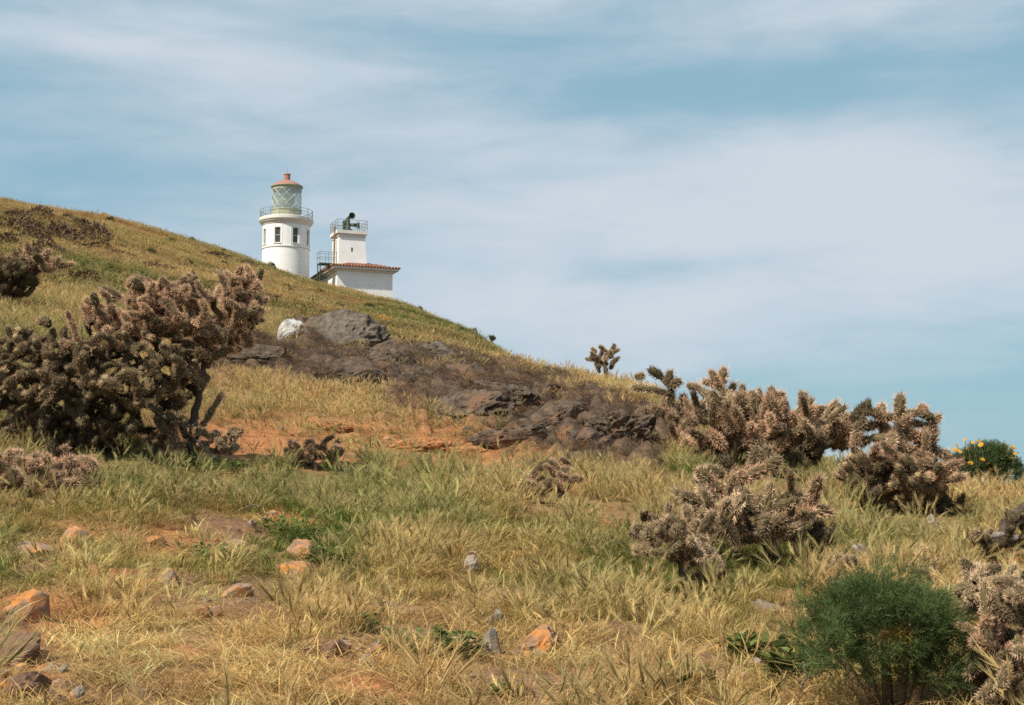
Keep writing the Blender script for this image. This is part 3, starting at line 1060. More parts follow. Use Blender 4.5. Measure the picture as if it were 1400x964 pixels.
# dark outcrop
DARK = [
    # name label px py w h mat sub rough
    ('domed_boulder', 'large grey domed boulder beside the whitened rock on the dark outcrop', 458, 492, 150, 64, M_GREYROCK, 11, 0.16, 1.0),
    ('white_boulder', 'boulder whitened by birds, leaning on the grey domed boulder', 399, 477, 50, 46, M_GUANO, 112, 0.12, 0.9),
    ('pitted_boulder', 'blackish pitted boulder with hollows next to the grey dome', 532, 512, 76, 48, M_DARKROCK, 13, 0.36, 0.9),
    ('round_boulder', 'rounded dark boulder at the top of the outcrop against dry grass', 598, 500, 74, 36, M_GREYROCK, 14, 0.22, 1.0),
    ('low_boulder', 'long low dark boulder under the whitened rock', 350, 505, 110, 34, M_DARKROCK, 15, 0.22, 0.8),
    ('flat_boulder', 'flat grey brown boulder with dry grass tufts above the orange clay', 480, 528, 120, 34, M_DARKROCK, 16, 0.24, 0.8),
    ('split_boulder', 'split dark boulder with a shaded overhang in mid outcrop', 560, 540, 80, 40, M_DARKROCK, 17, 0.38, 0.9),
    ('angular_boulder', 'angular dark boulder below the rounded one on the outcrop', 632, 530, 66, 40, M_DARKROCK, 18, 0.34, 0.9),
    ('ledge_rock', 'broad dark ledge rock sloping along the outcrop edge by golden grass', 690, 566, 130, 46, M_DARKROCK, 19, 0.26, 0.8),
    ('lobed_rock', 'lobed dark rock in the lower middle of the outcrop', 640, 585, 150, 46, M_DARKROCK, 20, 0.26, 0.7),
    ('humped_rock', 'humped dark rock near the toe of the outcrop', 765, 598, 120, 50, M_DARKROCK, 21, 0.28, 0.8),
    ('toe_rock', 'dark rock at the end of the outcrop beside the cactus thicket', 850, 615, 100, 48, M_DARKROCK, 22, 0.26, 0.9),
    ('low_slab', 'low dark slab at the foot of the outcrop over green grass', 705, 618, 140, 34, M_DARKROCK, 23, 0.24, 0.7),
    ('dark_knob', 'small dark knob of rock near the big cactus bush and dome', 312, 492, 50, 24, M_DARKROCK, 24, 0.3, 0.8),
    ('crest_rock', 'low dark rock on the outcrop upper rim near golden grass', 755, 552, 80, 24, M_DARKROCK, 25, 0.26, 0.8),
]
for nm, lb, px, py, w, h, mt, sd, rg, dp in DARK:
    rock(nm, lb, px, py, w, h, mt, sd, 'boulder', None, 5, rg * 1.35, 0.15 if mt is M_GUANO else 0.75, 0.36, dp, 1.9, 0, 12, 0.06 if mt is M_GUANO else 0.16)

# broken rubble strewn over the outcrop
rb = random.Random(17)
rubble = [rock_mesh(260 + k, (1, .85, .6), 4, .34, .8, 1.5, .12) for k in range(5)]
for k, m in enumerate(rubble):
    m.materials.append((M_DARKROCK, M_DARKROCK, M_GREYROCK, M_DARKROCK, M_DARKROCK)[k])
for k in range(64):
    cx, cy, rx, ry = rb.choice([(470, 505, 130, 22), (600, 525, 80, 36), (690, 565, 100, 32), (790, 585, 90, 24), (350, 495, 60, 12), (640, 580, 90, 26), (740, 610, 120, 14), (860, 605, 40, 14)])
    p = hit(cx + rb.uniform(-1, 1) * rx, cy + rb.uniform(-1, 1) * ry, 12)
    sz = rb.uniform(.10, .30)
    o = link('rubble_rock', rubble[k % 5], None, (p.x, p.y, p.z + sz * .1 + .1), (rb.uniform(-.4, .4), rb.uniform(-.4, .4), rb.uniform(0, 6)), sz)
    tag(o, 'small dark broken rock in the rubble of the outcrop', 'rock', 'dark rubble on the outcrop')

# orange clay outcrops
for nm, lb, px, py, w, h, sd in (
        ('clay_outcrop', 'orange clay bank with a dark overhang below the dry grass band', 578, 618, 100, 20, 31),
        ('clay_ledge', 'small orange clay ledge between golden grasses', 452, 588, 60, 14, 32),
        ('clay_lump', 'orange clay lump at the outcrop foot beside the bank', 640, 622, 60, 12, 33)):
    rock(nm, lb, px, py, w, h, M_ORANGESOIL, sd, 'clay bank', None, 5, 0.26, 0.0, 0.4, 0.8, 1.4, 0, 8)

# stones in the grass, each (name, label, px foot, py foot, w, h, material, seed)
STONES = [
    ('upright_stone', 'upright grey stone with an orange lichen patch, tallest of its cluster', 675, 897, 38, 48, M_GREYSTONE, 41),
    ('small_stone', 'small pale grey stone behind the upright lichen stone', 677, 856, 30, 26, M_GREYSTONE, 42),
    ('lichen_slab', 'broad slab covered with bright orange lichen beside the upright stone', 735, 893, 78, 42, M_LICHEN, 43),
    ('flat_stone', 'flat brown stone behind the leafy plant, touching the upright stone', 640, 885, 60, 22, M_TANSTONE, 44),
    ('blocky_stone', 'blocky grey brown stone alone in the middle of foxtail grass', 642, 781, 44, 32, M_GREYSTONE, 45),
    ('rounded_rock', 'rounded tan rock with orange stains above the orange slab', 412, 762, 56, 28, M_LICHEN, 46),
    ('orange_slab', 'long flat orange slab among green leaves below the rounded tan rock', 410, 790, 84, 28, M_LICHEN, 47),
    ('round_stone', 'round pinkish stone touching its twin above the flat tan stone', 321, 732, 24, 22, M_TANSTONE, 48),
    ('oval_stone', 'oval pinkish stone leaning against its round twin', 340, 727, 22, 22, M_TANSTONE, 49),
    ('thin_stone', 'thin flat tan stone below the twin pinkish stones', 325, 748, 46, 16, M_TANSTONE, 50),
    ('standing_stone', 'little standing orange stone in matted dry grass', 276, 844, 22, 30, M_LICHEN, 51),
    ('tan_stone', 'small tan stone next to the little standing orange stone', 294, 842, 20, 18, M_TANSTONE, 52),
    ('half_buried_stone', 'half buried orange brown stone with a shaded face in dry grass', 226, 800, 50, 22, M_LICHEN, 53),
    ('sloping_stone', 'pale tan sloping stone lying under bent pale grass heads', 318, 818, 60, 20, M_TANSTONE, 54),
    ('big_orange_rock', 'big orange crusted rock overhanging dark earth at the bare bank', 38, 848, 84, 44, M_LICHEN, 55),
    ('earth_rock', 'broad brown earthy rock below the big orange crusted rock', 14, 905, 110, 52, M_CLOD, 56),
    ('yellow_crusted_rock', 'low rock with yellow orange crust on the bare bank', 52, 908, 50, 24, M_LICHEN, 57),
    ('brown_rock', 'brown crumbling rock at the bottom of the bare bank', 30, 952, 100, 40, M_CLOD, 58),
    ('pale_stone', 'pale angular stone among brown clods in trampled straw', 103, 962, 26, 28, M_GREYSTONE, 59),
    ('brown_clod', 'brown clod beside the pale angular stone', 70, 962, 40, 22, M_CLOD, 60),
    ('overhang_rock', 'tan rock with a black hollow beneath, in sparse grass', 40, 760, 60, 26, M_TANSTONE, 61),
    ('orange_rock', 'low orange rock showing through grass below the cactus bush', 100, 742, 70, 24, M_LICHEN, 62),
    ('orange_stone', 'small orange stone half hidden in short grass near the tan overhang', 212, 748, 36, 20, M_LICHEN, 63),
    ('terracotta_stone', 'orange stone by a dry twig above the twin pinkish stones', 372, 712, 44, 18, M_LICHEN, 64),
    ('grass_stone', 'low orange stone deep in the foxtail grass under the spiny dead shrub', 835, 722, 44, 14, M_LICHEN, 65),
    ('mossy_rock', 'dull brown rock sunk in straw between leafy plants', 455, 900, 60, 26, M_CLOD, 66),
    ('brown_slab', 'brown slab in bare earth below the upright lichen stone', 705, 950, 90, 20, M_CLOD, 67),
    ('pink_stone', 'small pinkish stone near the dark boulder foot by the cactus trunk', 238, 638, 18, 20, M_TANSTONE, 68),
    ('lilac_stone', 'small lilac grey stone under the cross shaped cactus', 1276, 716, 22, 18, M_GREYSTONE, 69),
    ('grey_slab', 'low grey slab in straw between spiny cactus and feathery bush', 1060, 838, 70, 18, M_GREYSTONE, 70),
    ('leaf_stone', 'grey stone among broad green leaves near the feathery bush', 1035, 912, 30, 18, M_GREYSTONE, 71),
    ('rusty_stone', 'rusty orange stone at the edge of the feathery green bush', 1108, 930, 30, 26, M_LICHEN, 72),
]
for nm, lb, px, py, w, h, mt, sd in STONES:
    rock(nm, lb, px, min(py, 975), w * .95, h * .85, mt, sd, 'stone', None, 4, 0.3, 0.88, 0.46, 0.9, 1.4, ((sd * 37) % 100 - 50) / 130, 2.0, 0.07)

# loose small stones
r_ = random.Random(5)
loose = [rock_mesh(200 + k, (1, .8, .62), 3, .22, .8) for k in range(5)]
for k, m in enumerate(loose):
    m.materials.append((M_TANSTONE, M_LICHEN, M_CLOD, M_TANSTONE, M_GREYSTONE)[k])
for k in range(70):
    cx, cy, rx, ry = r_.choice([(60, 900, 90, 60), (300, 730, 80, 30), (480, 890, 70, 30), (700, 920, 110, 40), (240, 820, 160, 40), (1000, 910, 80, 30), (370, 590, 70, 16), (560, 600, 70, 18), (100, 740, 90, 30)])
    p = hit(max(4, cx + r_.gauss(0, .5) * rx), min(962, cy + r_.gauss(0, .5) * ry))
    sz = r_.uniform(.018, .05) * (1.6 if p.y > 12 else 1)
    o = link('loose_stone', loose[k % 5], None, (p.x, p.y, p.z + sz * .15), (r_.uniform(-.3, .3), r_.uniform(-.3, .3), r_.uniform(0, 6)), sz)
    tag(o, 'small loose stone, fist sized or less, lying in the sparse dry grass', 'stone', 'small loose stones in the grass')

# ------------------------------------------------------------------ cholla cacti
M_FLESH = leafy('cactus_flesh', base=(0.10, 0.08, 0.044), trans=0.0, vary=0.4)
M_SPINE = leafy('cactus_spines', base=(0.82, 0.54, 0.36), trans=0.3, vary=0.32)
M_BROWNSPINE = leafy('cactus_brown_spines', base=(0.43, 0.275, 0.175), trans=0.2, vary=0.25)
M_PALE = leafy('cactus_pale_spines', base=(0.76, 0.56, 0.37), trans=0.3, vary=0.3)
M_DARKSPINE = leafy('cactus_dark_spines', base=(0.125, 0.086, 0.062), trans=0.15, vary=0.25)  # dead dark joints; also used as painted shade inside the big bush
M_WOOD = surface('cactus_wood', [(0.3, (0.05, 0.038, 0.03)), (0.6, (0.11, 0.085, 0.065)), (0.8, (0.17, 0.14, 0.11))], 14, 0.95, 40, 0.9, 0.02, spec=0.1)
M_GREYWOOD = surface('weathered_wood', [(0.3, (0.07, 0.055, 0.045)), (0.5, (0.20, 0.17, 0.145)), (0.75, (0.40, 0.36, 0.32))], 26, 0.95, 40, 0.9, 0.02, spec=0.1)


def joint_mesh(seed, R=0.25, knob=False, spine=M_SPINE, nsp=330, slen=0.33, sw=0.019):
    """one stem joint along +z, length 1, core radius R, bristling with spines"""
    r = np.random.default_rng(seed)
    sides, rings = 8, 7
    V, C = [], []
    prof = [(0.0, .55), (.1, .85), (.3, 1.0), (.55, 1.02), (.78, .95), (.93, .7), (1.0, .3)]
    bend = r.normal(0, .05, 2)
    for i, (zz, k) in enumerate(prof):
        for j in range(sides):
            a = 2 * math.pi * (j + .5 * (i % 2)) / sides
            rad = R * k * (1 + .14 * ((i + j) % 2) + r.uniform(-.06, .06))
            V.append((rad * math.cos(a) + bend[0] * math.sin(math.pi * zz), rad * math.sin(a) + bend[1] * math.sin(math.pi * zz), zz))
            C.append(.8 + .4 * r.random() + (1.6 if knob and zz > .8 else 0))
    F = []
    for i in range(rings - 1):
        for j in range(sides):
            j2 = (j + 1) % sides
            F.append((i * sides + j, i * sides + j2, (i + 1) * sides + j2, (i + 1) * sides + j))
    F.append(tuple((rings - 1) * sides + j for j in range(sides)))
    M = [0] * len(F)
    n = len(V)
    na = nsp // 5
    for q in range(na):
        zz = (q + r.random()) / na * 1.02
        if q > na * .93:
            zz = r.uniform(.92, 1.02)
        k = np.interp(zz, [p[0] for p in prof], [p[1] for p in prof])
        a = q * 2.39996 + r.uniform(-.2, .2)
        nrm = np.array((math.cos(a), math.sin(a), .35 + .9 * max(0, zz - .75) * 4))
        nrm /= np.linalg.norm(nrm)
        p = np.array((R * k * math.cos(a) * .95, R * k * math.sin(a) * .95, min(zz, 1.0)))
        p[:2] += bend * math.sin(math.pi * min(zz, 1))
        for _ in range(5):
            d = nrm + r.normal(0, .48, 3)
            d /= np.linalg.norm(d)
            L = slen * r.uniform(.55, 1.2)
            sd = np.cross(d, r.normal(size=3))
            sd /= np.linalg.norm(sd)
            V += [tuple(p + sd * sw), tuple(p - sd * sw), tuple(p + d * L)]
            b = r.uniform(.65, 1.25) * (1.75 if knob and zz > .84 else 1)
            C += [b * .55, b * .55, b * 1.2]
            F.append((n, n + 1, n + 2))
            M.append(1)
            n += 3
    return mesh('stem_joint', V, F, [M_FLESH, spine], M, False, np.array(C))


JOINTS = {'pink': [joint_mesh(300 + k) for k in range(5)],
          'knob': [joint_mesh(320 + k, .30, True, M_BROWNSPINE, 250, .25) for k in range(4)],
          'dark': [joint_mesh(340 + k, .26, False, M_DARKSPINE, 220) for k in range(3)],
          'pale': [joint_mesh(360 + k, .26, False, M_PALE, 300) for k in range(4)],
          'fresh': [joint_mesh(380 + k, .31, False, M_PALE, 130, .24) for k in range(3)]}


def cactus(name, label, base, limbs, masses, thick, styles, seed, jl=None, group=None, max_parts=300, trunk_px=None, rmin=2.0, dist=None, woody=True, up=0.35):
    """base: foot pixel. limbs: polylines of pixels (thick arms). masses: (px, py, rx, ry, depth_m, count) crowds of joints. thick: joint width in pixels with spines"""
    r = np.random.default_rng(seed)
    p0 = hit(base[0], base[1], rmin) if dist is None else None
    if dist is not None:
        q = at(base[0], base[1], dist)
        p0 = Vector((q.x, q.y, ground(q.x, q.y)))
    Y = p0.y
    s = Y / FOCAL
    wd = thick * s                      # overall joint width with spines, m
    L = (jl or 1.9) * wd                # joint length
    lat = wd / 0.92                     # mesh is about .92 wide at scale 1 (core .6 + spines)
    t = thing(name, label, 'cactus', p0, 0, group)
    nodes, joints = [np.array(p0)], []

    def put(a, b, style=None, k=1.0):
        d = Vector(b - a)
        if d.length < 1e-4:
            return
        st = style or styles[r.integers(len(styles))]
        if st != 'dark' and r.random() < .15:
            st = ('fresh', 'dark', 'pale')[r.integers(3)]
        k = k * r.uniform(.78, 1.12)
        joints.append((Vector(a), d.to_track_quat('Z', 'Y') @ Quaternion((0, 0, 1), r.uniform(0, 6.28)), (lat * k, lat * k, d.length * 1.06), st))

    if woody:
        tp = [at(x, y, Y + dy) for x, y, dy in (trunk_px or [(base[0], base[1] + 8, 0), (base[0], base[1] - 25, 0), (base[0] + 4, base[1] - 50, 0)])]
        mb = MB()
        rad = [wd * .42, wd * .36, wd * .30, wd * .25, wd * .22, wd * .2][:len(tp)]
        fine, fr = [], []
        for i in range(len(tp) - 1):
            for u in np.linspace(0, 1, 5)[:-1]:
                fine.append(tp[i].lerp(tp[i + 1], u) + Vector(r.normal(0, wd * .05, 3)))
                fr.append((rad[i] * (1 - u) + rad[i + 1] * u) * r.uniform(.85, 1.2))
        fine.append(tp[-1])
        fr.append(rad[-1])
        fine[0].z = min(fine[0].z, p0.z - .05)
        V, F = tube_vf(fine, fr, 9)
        V = np.array(V) - np.array(p0)
        link('trunk', mesh('trunk', V, F, [M_WOOD], None, True), t)
        nodes += [np.array(q) for q in fine[2:]]
    for lb in limbs:
        style = None
        pts = lb
        if isinstance(lb, dict):
            style, pts = lb.get('style'), lb['pts']
        dy = r.uniform(-.12, .12) * thick / 20
        P3 = [np.array(at(q[0], q[1], Y + (q[2] if len(q) > 2 else dy))) for q in pts]
        for a, b in zip(P3[:-1], P3[1:]):
            ln = np.linalg.norm(b - a)
            k = max(1, int(round(ln / L)))
            for i in range(k):
                u0, u1 = i / k, (i + 1) / k
                put(a + (b - a) * u0, a + (b - a) * u1, style, 1.0)
                nodes.append(a + (b - a) * u1)
    for ms in masses:
        cx, cy, rx, ry, dep, cnt = ms[:6]
        style = ms[6] if len(ms) > 6 else None
        c = np.array(at(cx, cy, Y))
        T = []
        while len(T) < cnt:
            q = r.uniform(-1, 1, 3)
            m = np.linalg.norm(q)
            if m > 1 or r.random() > .25 + .75 * m:
                continue
            T.append(c + np.array((q[0] * rx * s, q[1] * dep, q[2] * ry * s)))
        root = np.array(p0)
        T.sort(key=lambda v: np.linalg.norm(v - root))
        for v in T:
            N = np.array(nodes)
            dist_ = np.linalg.norm(N - v, axis=1)
            j = int(np.argmin(dist_))
            a = N[j]
            ln = dist_[j]
            if ln < .35 * L:
                d = r.normal(size=3)
                d[2] = abs(d[2]) + up
                d[1] -= .3
                b = v + d / np.linalg.norm(d) * L * .8
                put(v, b, style, r.uniform(.75, 1.0))
                nodes.append(b)
                continue
            k = min(4, max(1, int(round(ln / L))))
            prev = a
            for i in range(k):
                u = (i + 1) / k
                nx = a + (v - a) * u + np.array((0, 0, 1)) * L * .25 * math.sin(math.pi * u) + r.normal(0, .06 * L, 3)
                put(prev, nx, style, r.uniform(.78, 1.05))
                nodes.append(nx)
                prev = nx
    cam = Vector((0, 0, EYE))
    c = sum((Vector(j[0]) for j in joints), Vector()) / max(1, len(joints))
    front = (cam - c).normalized() + Vector((0, 0, .7))
    joints.sort(key=lambda j: -(j[0] - c).dot(front))
    for a, q, sc, st in joints[:max_parts]:
        me = JOINTS[st][int(r.integers(len(JOINTS[st])))]
        link('stem_joint', me, t, a - p0, q, sc)
    rest = joints[max_parts:]
    if rest:
        mb = MB()
        for a, q, sc, st in rest:
            me = JOINTS[st][int(r.integers(len(JOINTS[st])))]
            V = np.array([v.co[:] for v in me.vertices])
            Mx = np.array((Matrix.Translation(a - p0) @ q.to_matrix().to_4x4() @ Matrix.Diagonal((*sc, 1))))
            V = V @ Mx[:3, :3].T + Mx[:3, 3]
            mi = [p.material_index for p in me.polygons]
            col = np.zeros(len(V) * 4, np.float32)
            me.attributes['tone'].data.foreach_get('color', col)
            n0 = mb.n
            mb.add(V, [tuple(p.vertices) for p in me.polygons], 0, col.reshape(-1, 4)[:, :3])
            mb.M[-len(mi):] = mi
        spine_mat = JOINTS[rest[0][3]][0].materials[1]
        o = link('stem_mass', mb.build('stem_mass', [M_FLESH, spine_mat]), t)
        o['kind'] = 'stuff'
    return t


PK, KN, DK, PL = 'pink', 'knob', 'dark', 'pale'
cactus('cholla_bush', 'huge dense cholla bush with pale round knobs spreading low under the hill', (160, 622),
       [[(150, 600), (120, 560), (60, 520)], [(170, 600), (190, 550), (210, 500)], [(135, 615), (140, 570), (150, 545)], [(60, 600), (40, 560)],
        {'pts': [(215, 620), (222, 580), (235, 560)], 'style': PL}],
       [(60, 520, 95, 58, 1.1, 210, KN), (180, 510, 105, 62, 1.1, 220, KN), (130, 585, 150, 30, .8, 80, DK), (110, 535, 120, 52, .45, 120, DK), (185, 500, 70, 40, .4, 60, DK), (50, 475, 60, 28, .6, 60, KN), (140, 455, 90, 34, .6, 80, PK), (-30, 530, 60, 70, .8, 60, KN), (150, 595, 26, 26, .5, 26, PL), (60, 590, 70, 22, .5, 60, KN)],  # dark joints colour in the shade of the bush's core and underside
       15, [KN, PK], 1, jl=1.25, trunk_px=[(160, 630, .4), (158, 600, .4), (150, 570, .4), (130, 550, .3)], rmin=8)
cactus('tall_cholla', 'tall leaning cholla with dark trunk and spreading fuzzy crown beside the dense bush', (262, 628),
       [[(285, 470), (330, 440), (352, 385)], [(285, 470), (265, 410), (262, 372)], [(285, 470), (240, 430), (210, 390), (185, 380)], [(352, 385), (358, 368)], [(330, 430), (318, 385), (296, 372)],
        [(240, 430), (190, 420), (140, 395)], [(210, 400), (200, 382)], [(330, 440), (345, 470)], [(300, 440), (310, 400)],
        {'pts': [(262, 610), (282, 575), (303, 538)], 'style': DK}, {'pts': [(255, 600), (240, 560), (245, 500)], 'style': DK}, {'pts': [(270, 530), (250, 490)], 'style': DK}],
       [(265, 425, 95, 42, .8, 190, PK), (185, 430, 75, 40, .7, 120, PK), (335, 415, 32, 42, .5, 80, PK), (250, 505, 34, 50, .35, 44, DK), (240, 590, 36, 26, .3, 26, DK), (222, 595, 18, 26, .25, 16, PL), (300, 606, 28, 14, .3, 24, DK), (300, 465, 46, 24, .4, 50, PK)],
       15.5, [PK, PK, PL], 2, jl=1.6, trunk_px=[(262, 632, 0), (262, 600, 0), (270, 550, 0), (280, 500, 0), (286, 468, 0)], rmin=8)
cactus('dark_cholla', 'dark cholla with hanging joints at the edge of pale golden grass upslope', (8, 425),  # built mostly from dark joints
       [[(5, 405), (30, 375), (75, 362)], [(10, 400), (5, 355)], [(20, 390), (40, 352)]],
       [(15, 380, 45, 28, .6, 60, DK), (45, 362, 36, 10, .4, 24, PK)], 18, [DK, PK], 3, jl=1.4, rmin=14)
cactus('low_cholla', 'low brown spiny cholla mat in front of the dense bush', (50, 672),
       [], [(60, 650, 80, 30, .5, 90, PK), (10, 655, 30, 30, .4, 30, PK), (20, 680, 40, 10, .3, 16, DK)], 22, [PK, DK], 4, jl=1.3, rmin=6, woody=False)
cactus('skyline_cholla', 'small lone cholla standing on the grassy shoulder against the sky', (829, 519),
       [[(829, 512), (826, 495), (836, 480), (840, 471)], [(826, 495), (812, 492)], [(834, 484), (846, 478)], [(820, 510), (816, 498)], [(834, 505), (838, 494)]],
       [(826, 492, 17, 16, .25, 40, PL)], 9, [PL, DK], 5, jl=1.3, rmin=20, trunk_px=[(829, 523, 0), (829, 512, 0), (827, 498, 0)])
cactus('armed_cholla', 'cholla with three raised fuzzy arms beside the golden grass on the ridge', (921, 602),
       [{'pts': [(920, 590), (917, 560), (918, 533)], 'style': DK}, [(917, 530), (905, 516), (888, 505)], [(917, 530), (916, 508)], [(915, 530), (930, 520)], [(918, 540), (895, 533), (865, 530)],
        [(922, 560), (945, 570)], [(905, 560), (875, 566)], [(868, 516), (880, 512)]],
       [(925, 580, 36, 18, .4, 26, PK), (885, 575, 30, 10, .3, 12, PL)], 17, [PK, PL], 6, jl=2.0, rmin=14)
cactus('cholla_thicket', 'broad cholla thicket with upright forked arms against the sky', (1050, 648),
       [[(1050, 620), (1000, 570), (955, 530), (940, 527)], [(1000, 570), (985, 530), (972, 508)], [(985, 535), (990, 505)], [(985, 530), (962, 522)], [(1050, 600), (1030, 550), (1028, 535)],
        [(1050, 600), (1060, 550), (1054, 530)], [(1055, 545), (1072, 540)], [(1060, 590), (1095, 560), (1100, 538)], [(1095, 562), (1130, 558)], [(1080, 600), (1135, 575), (1138, 570)],
        [(1040, 545), (1008, 540)], [(1100, 590), (1145, 588)], [(1020, 590), (975, 570)]],
       [(1045, 592, 72, 38, .8, 115, PK), (990, 575, 42, 26, .5, 36, PL), (1112, 598, 48, 32, .6, 60, PL), (1065, 625, 66, 18, .6, 36, DK), (960, 605, 44, 20, .5, 24, PK), (1148, 600, 22, 22, .3, 16, PK)],
       19, [PK, PL], 7, jl=2.2, rmin=14)
cactus('cross_cholla', 'cross shaped cholla with level fuzzy arms and an upright spike on the ridge', (1243, 700),
       [[(1232, 640), (1228, 600), (1230, 570), (1231, 541)], [(1230, 572), (1206, 570), (1188, 561), (1176, 568)], [(1230, 570), (1256, 564), (1276, 573)], [(1232, 580), (1260, 580), (1280, 592)], [(1205, 570), (1198, 558)], [(1256, 566), (1266, 556)], [(1180, 568), (1171, 590), (1168, 610)],
        {'pts': [(1170, 580), (1172, 562), (1182, 553), (1190, 553)], 'style': DK}, [(1225, 575), (1250, 600), (1285, 620), (1298, 622)], [(1228, 600), (1190, 600), (1170, 606)], [(1250, 605), (1276, 604)],
        [(1240, 640), (1200, 640), (1165, 655)], [(1200, 580), (1180, 585)]],
       [(1230, 595, 36, 18, .4, 16, PK), (1232, 628, 54, 22, .6, 50, PK), (1225, 662, 66, 32, .6, 100, KN), (1262, 655, 38, 36, .5, 50, PK), (1200, 668, 44, 24, .5, 26, DK), (1290, 699, 18, 14, .25, 18, DK), (1245, 695, 46, 12, .4, 22, DK)],
       20, [PK, PL], 8, jl=1.9, rmin=8)
cactus('pink_cholla', 'pinkish branching cholla with thick fuzzy arms standing in tall green grass', (1062, 770),
       [{'pts': [(1010, 745), (1012, 700), (1010, 660)], 'style': DK}, [(1010, 665), (1000, 640), (990, 622)], [(1012, 660), (1030, 640), (1034, 613)], [(1020, 655), (1050, 640), (1066, 628)], [(1052, 640), (1048, 612)], [(1005, 680), (970, 660), (955, 642)],
        [(1010, 700), (970, 690), (935, 678)], [(1060, 760), (1050, 720), (1042, 680)], [(1060, 730), (1090, 700), (1115, 672)], [(1090, 705), (1085, 672)], [(1090, 700), (1135, 700)], [(1070, 730), (1110, 730), (1130, 745)],
        [(1000, 740), (1040, 735)], [(990, 650), (968, 640)]],
       [(980, 705, 50, 28, .45, 24, PL), (1045, 718, 52, 24, .45, 26, PL), (985, 745, 44, 16, .3, 14, PK), (1085, 690, 40, 24, .3, 6, PK), (1115, 750, 22, 10, .2, 8, DK)],
       25, [PK, PK, PL], 9, jl=2.1, rmin=6, trunk_px=[(1062, 778, 0), (1060, 755, 0), (1040, 735, 0), (1012, 715, 0)])
cactus('grey_cholla', 'grey green knobby cholla sprawling on a bent bare trunk above matted straw', (948, 822),
       [[(940, 780), (925, 740), (910, 715)], [(925, 740), (890, 728), (868, 722)], [(910, 720), (915, 690)], [(930, 750), (960, 730), (975, 700)], [(945, 790), (965, 785), (985, 780)], {'pts': [(965, 820), (972, 800)], 'style': DK}, [(885, 745), (870, 750)]],
       [(905, 735, 40, 34, .35, 44, KN), (885, 740, 26, 22, .3, 16, PL), (955, 740, 36, 32, .35, 26, PL), (970, 800, 16, 26, .15, 24, DK), (970, 785, 18, 12, .15, 10, KN)],
       19, [KN, PL], 10, jl=1.35, rmin=5, trunk_px=[(950, 830, 0), (938, 795, 0), (930, 765, 0), (924, 742, 0)])
cactus('edge_cholla', 'tangled brown cholla mass growing against the feathery green bush', (1372, 975),
       [[(1365, 930), (1350, 860), (1345, 800)], [(1350, 860), (1390, 820)], [(1345, 810), (1325, 800)]],
       [(1365, 820, 50, 40, .3, 44, PL), (1375, 890, 50, 50, .3, 50, PK), (1350, 930, 36, 34, .25, 26, PL), (1385, 940, 30, 40, .3, 30, DK), (1400, 860, 30, 60, .3, 30, PK)],
       24, [PK, PL, DK], 11, jl=1.6, rmin=3)
cactus('small_cholla', 'small straw coloured cholla sprig between the dead stump and the feathery bush', (1158, 805),
       [[(1158, 800), (1150, 785), (1140, 778)], [(1160, 795), (1175, 780)]],
       [(1150, 787, 26, 14, .15, 26, PL)], 18, [PL, PK], 12, jl=1.3, rmin=4, woody=False)
cactus('dry_cholla', 'dry tan cholla sprigs behind the feathery bush in straw', (1240, 800),
       [[(1240, 790), (1255, 765), (1262, 748)], [(1235, 795), (1222, 778)]],
       [(1245, 785, 36, 16, .2, 26, PK)], 17, [PK, PL], 13, jl=1.3, rmin=5, woody=False)
cactus('dead_cholla', 'small dead spiny cholla with brown arched arms alone in foxtail grass', (765, 692),
       [[(768, 685), (770, 650), (755, 630)], [(770, 655), (795, 655)], [(755, 632), (735, 640), (722, 655)], [(740, 670), (718, 650)]],
       [(755, 650, 40, 22, .3, 24, PK), (735, 665, 26, 14, .25, 14, PL)], 14, [PK, DK, PL], 14, jl=1.6, rmin=8)
cactus('ashen_cholla', 'pinkish dead cholla mat below the orange clay among grasses', (437, 642),
       [[(430, 630), (420, 605)], [(445, 630), (462, 605)], [(410, 630), (405, 612)]],
       [(430, 620, 42, 18, .35, 40, PK)], 14, [PK, DK], 15, jl=1.5, rmin=8, woody=False)
cactus('rock_cholla', 'small tan cholla sprouting in front of the grey domed boulder', (425, 482),
       [[(425, 478), (420, 455), (400, 448)], [(424, 465), (436, 452)]], [(418, 458, 16, 16, .3, 22, PL)], 9, [PL, PK], 16, jl=1.5, rmin=12)
cactus('bowed_cholla', 'low dry cholla at the end of the dark outcrop below the armed one', (905, 618),
       [], [(890, 605, 40, 14, .4, 34, DK), (960, 600, 30, 14, .3, 14, PK)], 13, [DK, PK], 17, jl=1.5, rmin=12, woody=False)
cactus('hill_cholla', 'tiny cholla silhouette on the far slope edge below the white house', (673, 469),
       [[(673, 468), (672, 463)], [(673, 465), (677, 461)]], [(672, 464, 4, 3, .3, 8, DK)], 5, [DK], 18, jl=1.3, dist=104, woody=False)

# ------------------------------------------------------------------ dead wood
def dead_wood(name, label, pts, radii, Y, seed, mat=M_GREYWOOD, cat='dead wood'):
    r = np.random.default_rng(seed)
    P = [at(x, y, Y + d) for x, y, d in pts]
    fine, fr = [], []
    for i in range(len(P) - 1):
        for u in np.linspace(0, 1, 7)[:-1]:
            fine.append(P[i].lerp(P[i + 1], u) + Vector(r.normal(0, radii[i] * .06, 3)))
            fr.append((radii[i] * (1 - u) + radii[i + 1] * u) * r.uniform(.86, 1.16))
    fine.append(P[-1])
    fr.append(radii[-1] * .7)
    b = Vector((P[0].x, P[0].y, ground(P[0].x, P[0].y)))
    V, F = tube_vf(fine, fr, 10)
    V = np.array(V)
    V += (fbm3(V * 18, seed, 3)[:, None]) * r.normal(size=3) * radii[0] * .12
    o = link(name, mesh(name, V - np.array(b), F, [mat], None, True), None, b)
    return tag(o, label, cat)


